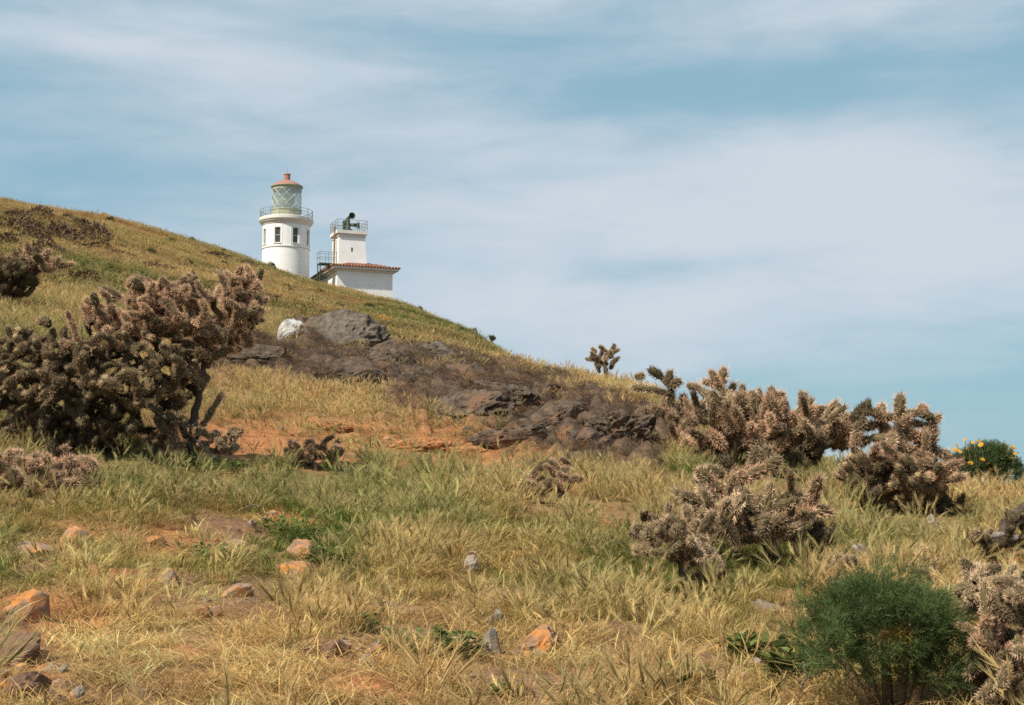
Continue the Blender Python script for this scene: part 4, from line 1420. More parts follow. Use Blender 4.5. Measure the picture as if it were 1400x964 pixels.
def ydist(px, py, rmin=2.0):
    return hit(px, py, rmin).y


y_ = ydist(1370, 762, 5)
dead_wood('fallen_log', 'weathered pale dead cactus log lying across the ridge grass', [(1336, 732, -.1), (1362, 733, -.1), (1400, 738, -.1), (1440, 736, -.1)], [.025, .038, .036, .035], y_, 1)
dead_wood('dead_branch', 'dark dead branch rising from the weathered log', [(1370, 745, .05), (1378, 715, .1), (1400, 695, .1), (1430, 680, .1)], [.06, .06, .045, .04], y_, 2, M_WOOD)
dead_wood('log_prop', 'dark burnt looking stub holding up the weathered log', [(1358, 772, 0), (1356, 752, 0), (1350, 738, 0)], [.04, .08, .09], y_, 3, M_WOOD)
cactus('charred_cholla', 'blackened dead cholla skeleton tangled round the weathered log', (1372, 772),
       [{'pts': [(1410, 746), (1372, 744), (1338, 740)], 'style': DK}, {'pts': [(1356, 742), (1354, 772)], 'style': DK}, {'pts': [(1376, 742), (1386, 714), (1412, 690)], 'style': DK}, [(1386, 716), (1376, 700)]],
       [(1352, 748, 22, 12, .15, 22, DK), (1392, 718, 22, 16, .15, 18, DK), (1340, 738, 12, 8, .1, 8, PL)], 15, [DK, PL], 19, jl=1.4, rmin=5, woody=False)
y_ = ydist(1182, 790, 4)
dead_wood('dead_stump', 'grey pointed dead stump beside the small straw coloured cholla', [(1188, 795, 0), (1182, 770, 0), (1170, 745, 0)], [.06, .07, .04], y_, 4)
y_ = ydist(285, 632, 8)
dead_wood('bleached_branch', 'bleached curved branch hanging in front of the dark cactus trunk', [(222, 565, -.3), (245, 580, -.3), (262, 584, -.3), (272, 572, -.3)], [.012, .014, .014, .01], y_, 5)
dead_wood('pale_stick', 'thin pale stick leaning on the ground under the dark cactus trunk', [(300, 630, -.3), (282, 614, -.3), (266, 600, -.3)], [.008, .012, .008], y_, 6)
for i, (lb, pts, rmin_) in enumerate((
        ('forked bleached twig lying in short green grass below the tall cholla', [(256, 680), (247, 674), (241, 663)], 5),
        ('dry curled twig above the twin pinkish stones', [(326, 698), (345, 690), (362, 693)], 5),
        ('white twig on bare earth beside the leafy plant and brown slab', [(515, 878), (528, 880), (545, 876)], 4),
        ('crooked white twig at the foot of the feathery bush', [(1092, 945), (1103, 925), (1098, 905)], 3))):
    y_ = ydist(pts[0][0], pts[0][1] + 4, rmin_)
    dead_wood('twig', lb, [(x, y, -.02 * k) for k, (x, y) in enumerate(pts)], [.006, .006, .004], y_, 10 + i, M_GREYWOOD, 'twig')

# ------------------------------------------------------------------ leafy bushes and plants
M_FEATHER = leafy('feathery_green', base=(0.10, 0.145, 0.06), trans=0.35, vary=0.05)
M_SHRUB = leafy('shrub_green', base=(0.075, 0.10, 0.035), trans=0.25, vary=0.3)
M_LEAF = leafy('broad_leaf_green', base=(0.14, 0.17, 0.06), trans=0.3, vary=0.15)
M_YELLOW = leafy('yellow_petals', base=(0.55, 0.30, 0.04), trans=0.25, vary=0.2)
M_DISC = leafy('flower_disc', base=(0.42, 0.17, 0.02), trans=0.0)
M_STEM = surface('brown_stem', [(0.3, (0.12, 0.075, 0.04)), (0.7, (0.25, 0.17, 0.09))], 14, 0.9, 40, 0.6, 0.01)


def feather_foliage(r, spots, L, w, leaflets, spread=.9):
    """many thread-leaved fronds: (position, outward direction)"""
    V, F, C = [], [], []
    n = 0
    for p, d, tone in spots:
        d = d / np.linalg.norm(d)
        ax = np.cross(d, r.normal(size=3))
        ax /= np.linalg.norm(ax)
        ay = np.cross(d, ax)
        ll = L * r.uniform(.7, 1.25)
        curve = r.normal(0, .25) * ax + np.array((0, 0, -.18))
        for k in range(leaflets):
            u = (k + .5) / leaflets
            q = p + d * ll * u + curve * ll * u * u
            a = r.uniform(0, 6.28)
            ld = d * .75 + (ax * math.cos(a) + ay * math.sin(a)) * spread * r.uniform(.5, 1.1)
            ld /= np.linalg.norm(ld)
            le = ll * (.62 - .3 * u) * r.uniform(.6, 1.2)
            sd = np.cross(ld, r.normal(size=3))
            sd *= w / np.linalg.norm(sd)
            V += [q - sd, q + sd, q + ld * le]
            F.append((n, n + 1, n + 2))
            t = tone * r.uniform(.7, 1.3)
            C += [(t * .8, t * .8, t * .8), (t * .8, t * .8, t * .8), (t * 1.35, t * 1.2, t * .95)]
            n += 3
    return np.array(V), F, np.array(C)


def feathery_bush():
    r = np.random.default_rng(21)
    p0 = hit(1215, 972)
    Y = p0.y
    s = Y / FOCAL
    t = thing('feathery_bush', 'dense dark green bush of thread fine leaves on thick brown stems', 'bush', p0)
    lobes = [(1175, 838, 56, 46), (1258, 850, 50, 42), (1132, 880, 34, 36), (1290, 890, 30, 44), (1212, 865, 72, 54), (1160, 910, 42, 26), (1268, 918, 44, 30), (1198, 815, 32, 22), (1240, 830, 30, 20)]
    spots = []
    for cx, cy, rx, ry in lobes:
        c = np.array(at(cx, cy, Y)) - np.array(p0)
        for _ in range(int(rx * ry * .36)):
            q = r.normal(size=3)
            q /= np.linalg.norm(q)
            if q[2] < -.75:
                continue
            m = r.uniform(.45, 1.0) ** .6
            pos = c + q * np.array((rx * s, .30, ry * s)) * m * (.86 + .22 * float(noise3(q[0] * 2.5 + cx, q[1] * 2.5, q[2] * 2.5, 3)))
            d = q + np.array((0, 0, .55)) + r.normal(0, .3, 3)
            spots.append((pos, d, r.uniform(.55, 1.35)))
    for _ in range(46):                       # sprays that stick out of the dome
        cx, cy, rx, ry = lobes[r.integers(len(lobes))]
        q = r.normal(size=3)
        q[2] = abs(q[2]) * .8 + .1
        q /= np.linalg.norm(q)
        c = np.array(at(cx, cy, Y)) - np.array(p0) + q * np.array((rx * s, .28, ry * s)) * r.uniform(.8, 1.0)
        tn = r.uniform(.7, 1.7)
        for k in range(14):
            spots.append((c + q * .012 * k * .6 + r.normal(0, .012, 3), q + r.normal(0, .45, 3), tn))
    V, F, C = feather_foliage(r, spots, .062, .0011, 14, .8)
    dry = noise3(V[:, 0] * 7, V[:, 1] * 7, V[:, 2] * 7, 5)
    C = C * (1 + .45 * noise3(V[:, 0] * 12, V[:, 1] * 12, V[:, 2] * 12, 8))[:, None]
    C = np.where((dry > .62)[:, None], C * np.array((2.6, 1.35, .9)), C)
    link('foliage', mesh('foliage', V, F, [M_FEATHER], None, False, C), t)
    for k, (bx, tx, ty, dy) in enumerate(((1200, 1165, 860, 0), (1215, 1205, 840, .05), (1228, 1250, 850, 0), (1245, 1285, 890, -.05), (1190, 1135, 890, -.05), (1250, 1262, 870, .12))):
        a = np.array(at(bx, 975, Y + dy))
        b = np.array(at(tx, ty, Y + dy))
        a[2] = min(a[2], ground(a[0], a[1]) - .02)
        pts = [a + (b - a) * u + np.array((0, 0, 1)) * .05 * math.sin(3 * u) for u in np.linspace(0, 1, 6)]
        V, F = tube_vf([Vector(q) - p0 for q in pts], [.022, .02, .018, .014, .01, .006], 8)
        link('stem', mesh('stem', V, F, [M_STEM], None, True), t)


feathery_bush()


def daisy_mesh():
    mb = MB()
    for k in range(10):
        a = 2 * math.pi * k / 10
        c, s = math.cos(a), math.sin(a)
        V = [(c * .15 - s * .12, s * .15 + c * .12, .02), (c * .15 + s * .12, s * .15 - c * .12, .02), (c * .7 + s * .2, s * .7 - c * .2, .08), (c * 1.0, s * 1.0, .0), (c * .7 - s * .2, s * .7 + c * .2, .08)]
        mb.add(V, [(0, 1, 2, 3, 4)], 0, .8 + .3 * (k % 3) / 2)
    mb.add(*lathe_vf([(.3, -.05), (.32, .04), (.22, .13), (.05, .17)], 8), 1)
    return mb.build('flower', [M_YELLOW, M_DISC])


DAISY = daisy_mesh()


def daisy_bush():
    r = np.random.default_rng(33)
    D = 25.5
    q = at(1350, 660, D)
    p0 = Vector((q.x, q.y, ground(q.x, q.y)))
    s = D / FOCAL
    t = thing('daisy_bush', 'round green bush with yellow daisies peeking over the grassy ridge', 'bush', p0)
    spots = []
    for cx, cy, rx, ry in ((1345, 632, 40, 26), (1320, 640, 26, 22), (1375, 648, 26, 22), (1360, 625, 24, 16)):
        c = np.array(at(cx, cy, D)) - np.array(p0)
        for _ in range(520):
            u = r.normal(size=3)
            u /= np.linalg.norm(u)
            m = r.uniform(.3, 1) ** .6
            spots.append((c + u * np.array((rx * s, .35, ry * s)) * m * .85, u + np.array((0, 0, .6)), r.uniform(.7, 1.2)))
    V, F, C = feather_foliage(r, spots, .15, .0055, 12, .9)
    link('foliage', mesh('foliage', V, F, [M_FEATHER], None, False, C), t)
    tops = [(1319, 601), (1308, 609), (1306, 615), (1312, 617), (1330, 605), (1338, 603), (1341, 608), (1323, 613), (1317, 624), (1327, 633), (1350, 632), (1366, 629), (1378, 608), (1385, 612), (1378, 616),
            (1388, 620), (1382, 625), (1326, 643), (1343, 628), (1356, 641), (1313, 635)]
    for k, (x, y) in enumerate(tops):
        g = np.array(at(x, y, D - .32 + .2 * (k % 3) / 2)) - np.array(p0)
        d = Vector((r.normal(0, .4) - .2, -.8, .9)).normalized()
        f = link('flower', DAISY, t, g, d.to_track_quat('Z', 'Y'), .052 * r.uniform(.75, 1.2))
        b = g * np.array((.75, .75, .6))
        st = mesh('stalk', *tube_vf([Vector(b), Vector(b * .4 + g * .6) + Vector((.02, 0, .02)), Vector(g)], .006, 4), [M_STEM])
        link('stalk', st, t)
    for k in range(4):
        a = Vector((r.normal(0, .1), r.normal(0, .1), -.1))
        link('stem', mesh('stem', *tube_vf([a, a * .5 + Vector((r.normal(0, .2), 0, .3)), Vector((r.normal(0, .3), 0, .5))], [.03, .025, .012], 6), [M_STEM]), t)


daisy_bush()


def clump_mesh(seed, n=420, size=.11, mat=M_SHRUB):
    r = np.random.default_rng(seed)
    V, F, C = [], [], []
    for k in range(n):
        u = r.normal(size=3)
        u[2] = abs(u[2])
        u /= np.linalg.norm(u)
        m = r.uniform(.35, 1.0) ** .5 * (1 + .25 * noise3(u[0] * 2.2, u[1] * 2.2, u[2] * 2.2, seed))
        p = u * m * np.array((1, 1, .8))
        d = u + r.normal(0, .6, 3)
        d /= np.linalg.norm(d)
        sd = np.cross(d, r.normal(size=3))
        sd /= np.linalg.norm(sd)
        L, w = size * r.uniform(.7, 1.6), size * r.uniform(.25, .5)
        i = len(V)
        V += [p, p + d * L * .5 + sd * w, p + d * L, p + d * L * .5 - sd * w]
        F.append((i, i + 1, i + 2, i + 3))
        b = r.uniform(.6, 1.35)
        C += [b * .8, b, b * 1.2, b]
    return mesh('foliage', V, F, [mat], None, False, np.array(C))


CLUMPS = [clump_mesh(400 + k, 520, .15) for k in range(3)]
M_BROWNSCRUB = leafy('brown_scrub', base=(0.135, 0.09, 0.06), trans=0.15, vary=0.25)
M_GOLD = leafy('gold_bloom', base=(0.55, 0.30, 0.03), trans=0.2, vary=0.15)
BROWN = [clump_mesh(420 + k, 520, .14, M_BROWNSCRUB) for k in range(3)]
GOLD = [clump_mesh(440, 300, .16, M_GOLD)]
STEMLET = mesh('stem', *tube_vf([(0, 0, -.3), (.05, 0, .1), (-.04, .06, .5)], [.08, .06, .02], 6), [M_STEM])


def shrub(label, px, py, w, h, meshes, k, rmin=40, name='shrub', group=None, dist=None):
    p = hit(px, py, rmin) if dist is None else at(px, py, dist)
    if dist is not None:
        p.z = ground(p.x, p.y)
    s = p.y / FOCAL
    t = thing(name, label, 'shrub', p, k * 1.3, group)
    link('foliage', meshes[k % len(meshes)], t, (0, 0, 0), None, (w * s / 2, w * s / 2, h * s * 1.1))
    link('stem', STEMLET, t, (0, 0, 0), None, (w * s / 2, w * s / 2, h * s))
    return t


shrub('dark green shrub growing at the foot of the lighthouse tower', 371, 357, 13, 9, CLUMPS, 0)
shrub('dark green shrub under golden blossom on the hill skyline', 150, 304, 14, 9, CLUMPS, 1)
shrub('golden blossoming shrub on the hill skyline above a green one', 143, 298, 16, 8, GOLD, 0)
shrub('lone dark shrub on the bare skyline between golden blossom and the tower', 263, 325, 9, 7, CLUMPS, 2)
shrub('dark shrub on the slope edge under the white fog signal house', 574, 424, 9, 7, CLUMPS, 0)
shrub('dark shrub low on the slope edge close to the tiny cholla', 648, 452, 10, 7, CLUMPS, 1)
shrub('golden blossoming shrub on the slope below the white fog signal house', 524, 440, 22, 10, GOLD, 0)
SCRUB = [(30, 318, 60, 26), (85, 330, 60, 30), (130, 330, 46, 30), (60, 345, 50, 20), (20, 299, 46, 14), (55, 297, 40, 18), (95, 303, 30, 12), (8, 335, 40, 20), (110, 312, 30, 16), (40, 330, 40, 20)]
for k, (px, py, w, h) in enumerate(SCRUB):
    shrub('brown dry scrub bush in the dark thicket high on the hill', px, py, w, h, BROWN, k, 40, 'scrub_bush', 'brown scrub bushes high on the hill')
rr_ = random.Random(12)
HILLBUSH = [(205, 345), (300, 345), (255, 360), (330, 372), (180, 375), (420, 412), (460, 428), (395, 395), (500, 420), (540, 455), (590, 452), (610, 465), (640, 470), (700, 490), (230, 330), (120, 355), (350, 395), (440, 400),
            (570, 445), (660, 486), (625, 452), (270, 385), (310, 362)]
for px, py in HILLBUSH:
    w = rr_.uniform(9, 20)
    shrub('small low dark green bush dotted over the open hill grass', px + rr_.uniform(-6, 6), py, w, w * rr_.uniform(.3, .5), CLUMPS, rr_.randrange(9), 34, 'hill_bush', 'small bushes dotted over the hill')
MAT = [(330, 362, 40, 9), (210, 368, 60, 10), (290, 352, 50, 8), (545, 470, 40, 9), (590, 478, 30, 8), (160, 352, 50, 10), (620, 480, 30, 8), (110, 388, 60, 20), (70, 395, 40, 14), (720, 498, 24, 7)]
MAT += [(rr_.uniform(0, 640), 0, rr_.uniform(16, 46), rr_.uniform(4, 9)) for _ in range(34)]
MAT = [(a, b if b else rr_.uniform(304 + max(0, a - 40) * .26, 340 + a * .26), c, d) for a, b, c, d in MAT]
for k, (px, py, w, h) in enumerate(MAT):
    shrub('low brown dry scrub mat spreading in the hill grass', px, py, w, h, BROWN, k, 25, 'scrub_mat', 'brown scrub mats in the hill grass')


def ground_leaf_plant(label, px, py, w, h, n, leaf, seed, rmin=2.0):
    r = np.random.default_rng(seed)
    p0 = hit(px, py, rmin)
    s = p0.y / FOCAL
    t = thing('leafy_plant', label, 'plant', p0)
    mb = MB()
    for k in range(n):
        a, q = r.uniform(0, 6.28), r.uniform(0, 1) ** .5
        x, y = math.cos(a) * q * w * s / 2, math.sin(a) * q * w * s / 2 * .8
        z = ground(p0.x + x, p0.y + y) - p0.z + r.uniform(.01, h * s)
        d = np.array((math.cos(a) + r.normal(0, .6), math.sin(a) + r.normal(0, .6), r.uniform(.1, .9)))
        d /= np.linalg.norm(d)
        sd = np.cross(d, (0, 0, 1.0))
        sd /= np.linalg.norm(sd)
        up_ = np.cross(sd, d)
        L = leaf * r.uniform(.6, 1.25)
        W = L * .42
        c = np.array((x, y, z))
        V = [c, c + d * L * .35 + sd * W + up_ * L * .08, c + d * L * .75 + sd * W * .8 + up_ * L * .05, c + d * L - up_ * L * .1, c + d * L * .75 - sd * W * .8 + up_ * L * .05, c + d * L * .35 - sd * W + up_ * L * .08, c + d * L * .5 - up_ * L * .02]
        b = r.uniform(.55, 1.3)
        mb.add(V, [(0, 1, 6), (1, 2, 6), (2, 3, 6), (3, 4, 6), (4, 5, 6), (5, 0, 6)], 0, np.array((b, b, b)) * np.array((r.uniform(.85, 1.2), 1, .9)))
    link('leaves', mb.build('leaves', [M_LEAF]), t)
    st = MB()
    for k in range(7):
        a = k * .9
        st.add(*tube_vf([(0, 0, -.01), (math.cos(a) * w * s * .2, math.sin(a) * w * s * .15, .02), (math.cos(a) * w * s * .38, math.sin(a) * w * s * .3, .02)], [.004, .004, .002], 4))
    link('stems', st.build('stems', [M_STEM]), t)


ground_leaf_plant('low green leafy plant spread along bare earth before the flat brown stone', 580, 892, 120, 22, 300, .035, 1)
ground_leaf_plant('small leafy plant tucked against the flat brown stone and upright stone', 628, 892, 60, 26, 150, .035, 2)
ground_leaf_plant('green leafy plant between the rounded tan rock and the twin pinkish stones', 410, 738, 110, 22, 420, .04, 3)
ground_leaf_plant('creeping green plant round the end of the long orange slab', 448, 772, 70, 20, 260, .04, 4)
ground_leaf_plant('wide creeping green plant in short grass below the thin tan stone', 310, 768, 130, 18, 420, .035, 5)
ground_leaf_plant('broad leaved light green plant at the foot of the feathery bush', 1045, 905, 100, 30, 150, .07, 6)
ground_leaf_plant('dark leafy plant on bare earth near the bottom straw and broad leaved plant', 950, 945, 60, 26, 160, .05, 7)
ground_leaf_plant('leafy plant hidden under the feathery bush edge by the rusty stone', 1080, 935, 50, 40, 120, .06, 8)
ground_leaf_plant('green leafy plant in the shade under the dark cactus trunk', 290, 645, 140, 14, 320, .06, 9)
ground_leaf_plant('small leafy plant beside the brown slab in bare earth', 690, 955, 40, 14, 80, .03, 10)
ground_leaf_plant('small leafy plant in straw uphill of the creeping earth plant', 490, 862, 60, 22, 150, .035, 11)

# ------------------------------------------------------------------ grass (stuff)
M_GRASS = leafy('grass_blades', True, trans=0.35)


def head_material():
    """seed heads: paler than the blades they stand on"""
    m, nt, out = material('grass_heads')
    a = nt.nodes.new('ShaderNodeAttribute')
    a.attribute_name = 'tone'
    t = nt.nodes.new('ShaderNodeAttribute')
    t.attribute_type = 'INSTANCER'
    t.attribute_name = 'tint'
    c = mixrgb(nt, t.outputs['Color'], (0.64, 0.50, 0.25), 0.55)
    c = mixrgb(nt, a.outputs['Color'], c, 1.0, 'MULTIPLY')
    d = nt.nodes.new('ShaderNodeBsdfDiffuse')
    tr = nt.nodes.new('ShaderNodeBsdfTranslucent')
    mx = nt.nodes.new('ShaderNodeMixShader')
    mx.inputs[0].default_value = 0.35
    for k, sh in enumerate((d, tr)):
        nt.links.new(c, sh.inputs[0])
        nt.links.new(sh.outputs[0], mx.inputs[k + 1])
    nt.links.new(mx.outputs[0], out.inputs[0])
    return m


M_HEAD = head_material()


def blade(r, V, F, C, M, x, y, L, w, lean, bendk, tone, tipt=1.25):
    n = len(V)
    a = r.uniform(0, 6.28)
    d = np.array((math.cos(a), math.sin(a), 0)) * lean
    sd = np.array((-math.sin(a + r.normal(0, .6)), math.cos(a), 0))
    sd /= np.linalg.norm(sd)
    segs = 4
    curl = r.normal(0, .25) * np.array((-math.sin(a), math.cos(a), 0))
    pts = []
    for k in range(segs + 1):
        u = k / segs
        pts.append(np.array((x, y, 0)) + d * L * (u * .5 + u * u * bendk) + curl * L * u * u + np.array((0, 0, 1)) * L * (u - bendk * .5 * u * u))
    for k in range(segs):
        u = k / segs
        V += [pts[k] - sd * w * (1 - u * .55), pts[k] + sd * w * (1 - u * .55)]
        C += [tone * (.38 + .75 * u)] * 2  # darker at the foot: shade among the blades put into the colour
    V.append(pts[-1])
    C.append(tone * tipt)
    for k in range(segs - 1):
        F.append((n + 2 * k, n + 2 * k + 1, n + 2 * k + 3, n + 2 * k + 2))
    F.append((n + 2 * segs - 2, n + 2 * segs - 1, n + 2 * segs))
    M += [0] * segs
    return pts[-1], pts[-1] - pts[-2]


def head(r, V, F, C, M, p, d, L, w, tone, awns=34):
    """foxtail seed head: slim spindle with long fine awns"""
    n = len(V)
    f0 = len(F)
    d = d / np.linalg.norm(d)
    a = np.cross(d, (0.3, 0.9, 0.1))
    a /= np.linalg.norm(a)
    b = np.cross(d, a)
    for zz, k in [(0, .15), (.25, 1.0), (.6, .8), (1.0, .1)]:
        for j in range(4):
            th = j * math.pi / 2 + .4
            V.append(p + d * L * zz + (a * math.cos(th) + b * math.sin(th)) * w * k)
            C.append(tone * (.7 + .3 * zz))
    for i in range(3):
        for j in range(4):
            j2 = (j + 1) % 4
            F.append((n + i * 4 + j, n + i * 4 + j2, n + i * 4 + 4 + j2, n + i * 4 + 4 + j))
    for k in range(awns):
        zz = r.uniform(.0, .95)
        th = r.uniform(0, 6.28)
        o = a * math.cos(th) + b * math.sin(th)
        q = p + d * L * zz
        e = q + d * L * r.uniform(.35, .75) + o * L * r.uniform(.08, .26)
        sd = np.cross(e - q, r.normal(size=3))
        sd *= w * .22 / np.linalg.norm(sd)
        n = len(V)
        V += [q - sd, q + sd, e]
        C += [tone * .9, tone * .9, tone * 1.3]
        F.append((n, n + 1, n + 2))
    M += [1] * (len(F) - f0)


def tuft(name, seed, nblades, hgt, w, radius, nheads, lean, bend_, hl=.085, hw=.0045):
    r = np.random.default_rng(seed)
    V, F, C, M = [], [], [], []
    for k in range(nblades):
        x, y = r.normal(0, radius, 2)
        tone = np.ones(3) * r.uniform(.55, 1.35)
        blade(r, V, F, C, M, x, y, hgt * r.uniform(.4, 1.1), w * r.uniform(.6, 1.3), lean * r.uniform(.2, 1.4), bend_ * r.uniform(.3, 1.5), tone)
    for k in range(nheads):
        x, y = r.normal(0, radius, 2)
        tone = np.ones(3) * r.uniform(.8, 1.2)
        e, d = blade(r, V, F, C, M, x, y, hgt * r.uniform(.6, 1.1), w * .45, lean * r.uniform(.2, 1.2), bend_ * .6, tone)
        head(r, V, F, C, M, e - d * .1, d, hl * r.uniform(.7, 1.25), hw * r.uniform(.8, 1.2), np.ones(3) * r.uniform(.75, 1.2))
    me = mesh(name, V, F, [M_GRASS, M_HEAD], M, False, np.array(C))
    return bpy.data.objects.new(name, me)


tufts = bpy.data.collections.new('grass_tufts')
TUFTS = [
    tuft('grass_tuft_a', 1, 24, .16, .0018, .035, 8, .4, .4),
    tuft('grass_tuft_b', 2, 18, .19, .0018, .032, 10, .42, .35),
    tuft('grass_tuft_c', 3, 36, .14, .0019, .055, 3, .7, .6),
    tuft('grass_tuft_d', 4, 26, .15, .0018, .055, 5, 1.0, .8),
    tuft('grass_tuft_e', 5, 44, .075, .0017, .07, 0, 1.6, .9),       # matted dry curls
    tuft('grass_tuft_f', 6, 40, .065, .0019, .08, 0, 2.0, 1.1),
    tuft('grass_tuft_g', 7, 34, .22, .007, .13, 7, .5, .4, .1, .008),   # coarse tufts for far ground
    tuft('grass_tuft_h', 8, 40, .16, .008, .16, 4, .9, .5, .1, .011),
    tuft('grass_tuft_i', 9, 30, .10, .0026, .055, 0, .8, .4),           # short fresh grass
]
for o in TUFTS:
    tufts.objects.link(o)


def scatter(name, P, rot, scl, idx, tint):
    me = bpy.data.meshes.new(name)
    n = len(P)
    me.vertices.add(n)
    me.vertices.foreach_set('co', np.asarray(P, np.float32).ravel())
    for an, ty, data, key in (('rot', 'FLOAT_VECTOR', rot, 'vector'), ('scl', 'FLOAT', scl, 'value'), ('idx', 'INT', idx, 'value')):
        a_ = me.attributes.new(an, ty, 'POINT')
        a_.data.foreach_set(key, np.asarray(data, np.int32 if ty == 'INT' else np.float32).ravel())
    a_ = me.attributes.new('tint', 'FLOAT_COLOR', 'POINT')
    a_.data.foreach_set('color', np.c_[tint, np.ones(n)].astype(np.float32).ravel())
    me.materials.append(M_GRASS)
    o = link(name, me)
    ng = bpy.data.node_groups.new(name, 'GeometryNodeTree')
    ng.interface.new_socket('Geometry', in_out='INPUT', socket_type='NodeSocketGeometry')
    ng.interface.new_socket('Geometry', in_out='OUTPUT', socket_type='NodeSocketGeometry')
    N, Lk = ng.nodes, ng.links
    gi, go = N.new('NodeGroupInput'), N.new('NodeGroupOutput')
    ci = N.new('GeometryNodeCollectionInfo')
    ci.inputs['Collection'].default_value = tufts
    ci.inputs['Separate Children'].default_value = True
    ci.inputs['Reset Children'].default_value = True
    ip = N.new('GeometryNodeInstanceOnPoints')
    ip.inputs['Pick Instance'].default_value = True

    def na(nm, ty):
        a = N.new('GeometryNodeInputNamedAttribute')
        a.data_type = ty
        a.inputs['Name'].default_value = nm
        return a.outputs['Attribute']
    Lk.new(gi.outputs[0], ip.inputs['Points'])
    Lk.new(ci.outputs[0], ip.inputs['Instance'])
    Lk.new(na('idx', 'INT'), ip.inputs['Instance Index'])
    er = N.new('FunctionNodeEulerToRotation')
    Lk.new(na('rot', 'FLOAT_VECTOR'), er.inputs[0])
    Lk.new(er.outputs[0], ip.inputs['Rotation'])
    Lk.new(na('scl', 'FLOAT'), ip.inputs['Scale'])
    Lk.new(ip.outputs[0], go.inputs[0])
    md = o.modifiers.new('scatter', 'NODES')
    md.node_group = ng
    o['kind'] = 'stuff'
    return o


def polar_points(n, r0, r1, half_deg, seed, power=2.0):
    r = np.random.default_rng(seed)
    rr = (r.uniform(0, 1, n) * (r1 ** power - r0 ** power) + r0 ** power) ** (1 / power)
    a = np.radians(r.uniform(-half_deg, half_deg, n))
    return rr * np.sin(a), rr * np.cos(a), r


GREENC, STRAW, GOLDC, TAN = np.array((.125, .19, .038)), np.array((.66, .47, .21)), np.array((.57, .355, .12)), np.array((.62, .335, .14))
# tall grass keeps clear of stones and small plants (pixels of the photograph)
CLEAR = [(st[2], st[3] + 9, max(20, st[4] * .75), max(20, st[5] * .9), 2, 16) for st in STONES]
CLEAR += [(1210, 930, 160, 130, 3, 7.5), (1235, 712, 90, 26, 8, 22), (1050, 655, 110, 22, 10, 24), (160, 630, 180, 22, 8, 20), (1050, 775, 70, 26, 6, 14), (930, 815, 50, 26, 5, 12), (760, 695, 50, 18, 8, 18),
          (440, 645, 50, 14, 8, 20), (50, 680, 90, 22, 5, 14), (580, 888, 70, 26, 3, 12), (1045, 900, 70, 36, 3, 10), (410, 738, 70, 28, 4, 14), (310, 762, 80, 22, 4, 14), (950, 945, 40, 30, 3, 9), (700, 930, 120, 30, 3, 9),
          (1365, 760, 60, 30, 5, 14), (290, 645, 90, 26, 5, 20), (20, 880, 70, 90, 3, 9), (300, 735, 60, 26, 4, 14), (250, 672, 40, 16, 5, 14), (1375, 900, 60, 90, 3, 7)]


THIN = [(200, 740, 280, 60, 4, 14), (140, 860, 170, 110, 3, 11), (600, 885, 320, 36, 4, 11), (330, 720, 170, 70, 4, 14), (400, 950, 400, 26, 3, 9)]


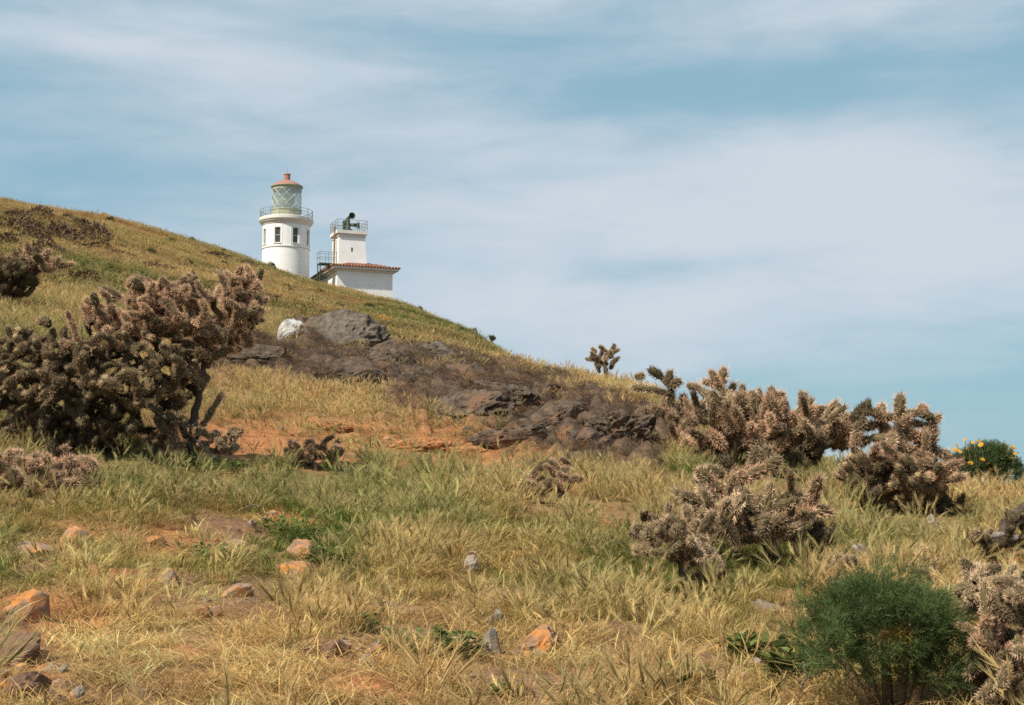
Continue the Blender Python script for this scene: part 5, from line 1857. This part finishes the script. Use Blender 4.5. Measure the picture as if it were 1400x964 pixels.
def grass_zone(name, label, n, r0, r1, seed, kinds_green, kinds_dry, scale, keep_bare=.06, lean=.16, dark_keep=.03, dens=None, clear=0.9, gshift=0.0, only_dark=False, thin=0.0):
    n = int(n * 35 / 27)
    x, y, r = polar_points(n, r0, r1, 35, seed)
    z = height(x, y)
    g, orange, brown, dark = fields(x, y, z)
    z = z + dark_bulge(x, y, dark)
    bare = np.maximum(orange, brown)
    if only_dark:
        keep = r.uniform(0, 1, n) < dark
    else:
        keep = r.uniform(0, 1, n) < (1 - bare * (1 - keep_bare)) * (1 - np.minimum(1, dark * 1.6) * (1 - dark_keep))
    if clear:
        px, py = project(x, np.maximum(y, 1), z)
        keep &= r.uniform(0, 1, n) < 1 - clear * near_patch((px, py), np.hypot(x, y), CLEAR, .35)
    if thin:
        keep &= r.uniform(0, 1, n) < 1 - thin * near_patch((px, py), np.hypot(x, y), THIN, .6)
    if dens is not None:
        keep &= r.uniform(0, 1, n) < dens(x, y)
    x, y, z, g, dark = (v[keep] for v in (x, y, z, g, dark))
    n = len(x)
    gg = np.clip(g + gshift + r.normal(0, .2, n), 0, 1)
    isg = r.uniform(0, 1, n) < gg
    idx = np.where(isg, np.array(kinds_green)[r.integers(0, len(kinds_green), n)], np.array(kinds_dry)[r.integers(0, len(kinds_dry), n)])
    u = r.uniform(0, 1, n)[:, None]
    v = r.uniform(0, 1, n)[:, None]
    dry = STRAW * u + (GOLDC * v + TAN * (1 - v)) * (1 - u)
    w = np.clip(gg * 1.15 - .08, 0, 1)[:, None]
    col = dry * (1 - w) + GREENC * w
    if only_dark:
        col = np.array((.175, .122, .088)) * (.6 + .8 * u)
        col = np.where(v > .86, TAN * .7, col)
    far = sstep(40, 60, np.hypot(x, y))[:, None]
    bm = sstep(.0, .45, fbm2(x / 9, y / 9, 131, 4))[:, None] * far        # browner, drier stretches of the hill
    col = col * (1 - far * .12) * (1 - bm * np.array((.30, .48, .50)))
    col = col * np.exp(r.normal(0, .22, n))[:, None]
    col = np.clip(1.1 * col * (1 + .35 * fbm2(x / 1.7, y / 1.7, 91, 3))[:, None], .01, .8)
    rot = np.c_[r.normal(0, .12, n), r.normal(lean, .14, n), r.normal(0, 1.3, n)]
    scl = scale * np.exp(r.normal(0, .25, n))
    o = scatter(name, np.c_[x, y, z - .004], rot, scl, idx, col)
    tag(o, label, 'grass')
    return o


def blotch(x, y):
    r = np.hypot(x, y)
    return np.clip(.36 + 2.6 * fbm2(x / .8, y / .8, 101, 3), .02, 1) * (.45 + .55 * sstep(7, 11, r))


def thatch(x, y):
    return np.clip(.8 + 1.5 * fbm2(x / .6, y / .6, 111, 3), .18, 1)


grass_zone('foxtail_grass', 'foxtail grass with pale seed heads on the near slope', 9500, 4.7, 14, 1, [0, 2, 3, 8], [0, 1, 3], .88, dens=blotch, thin=.5, gshift=.1, clear=.9)
grass_zone('matted_grass', 'matted dry curled grass covering the near earth', 15000, 3.2, 14, 2, [8, 8, 4], [4, 5], 1.0, .28, clear=.35, gshift=-.15, dens=thatch, thin=.1)
grass_zone('slope_grass', 'tall golden and green foxtail grass across the middle slope', 52000, 13.5, 46, 3, [0, 2, 3, 1], [0, 1, 1, 3], .95, .03, gshift=.08, dens=lambda x, y: np.clip(.75 + 1.4 * fbm2(x / 1.6, y / 1.6, 121, 3), .1, 1))
grass_zone('hill_grass', 'olive and golden grass covering the far hill', 120000, 44, 175, 4, [7, 6, 7], [6, 7, 7], .9, .1, gshift=-.08)
grass_zone('dead_mat', 'dead dark twiggy mat between the outcrop boulders', 42000, 12, 46, 5, [4, 5], [4, 5], 1.3, 1, clear=0, only_dark=True)
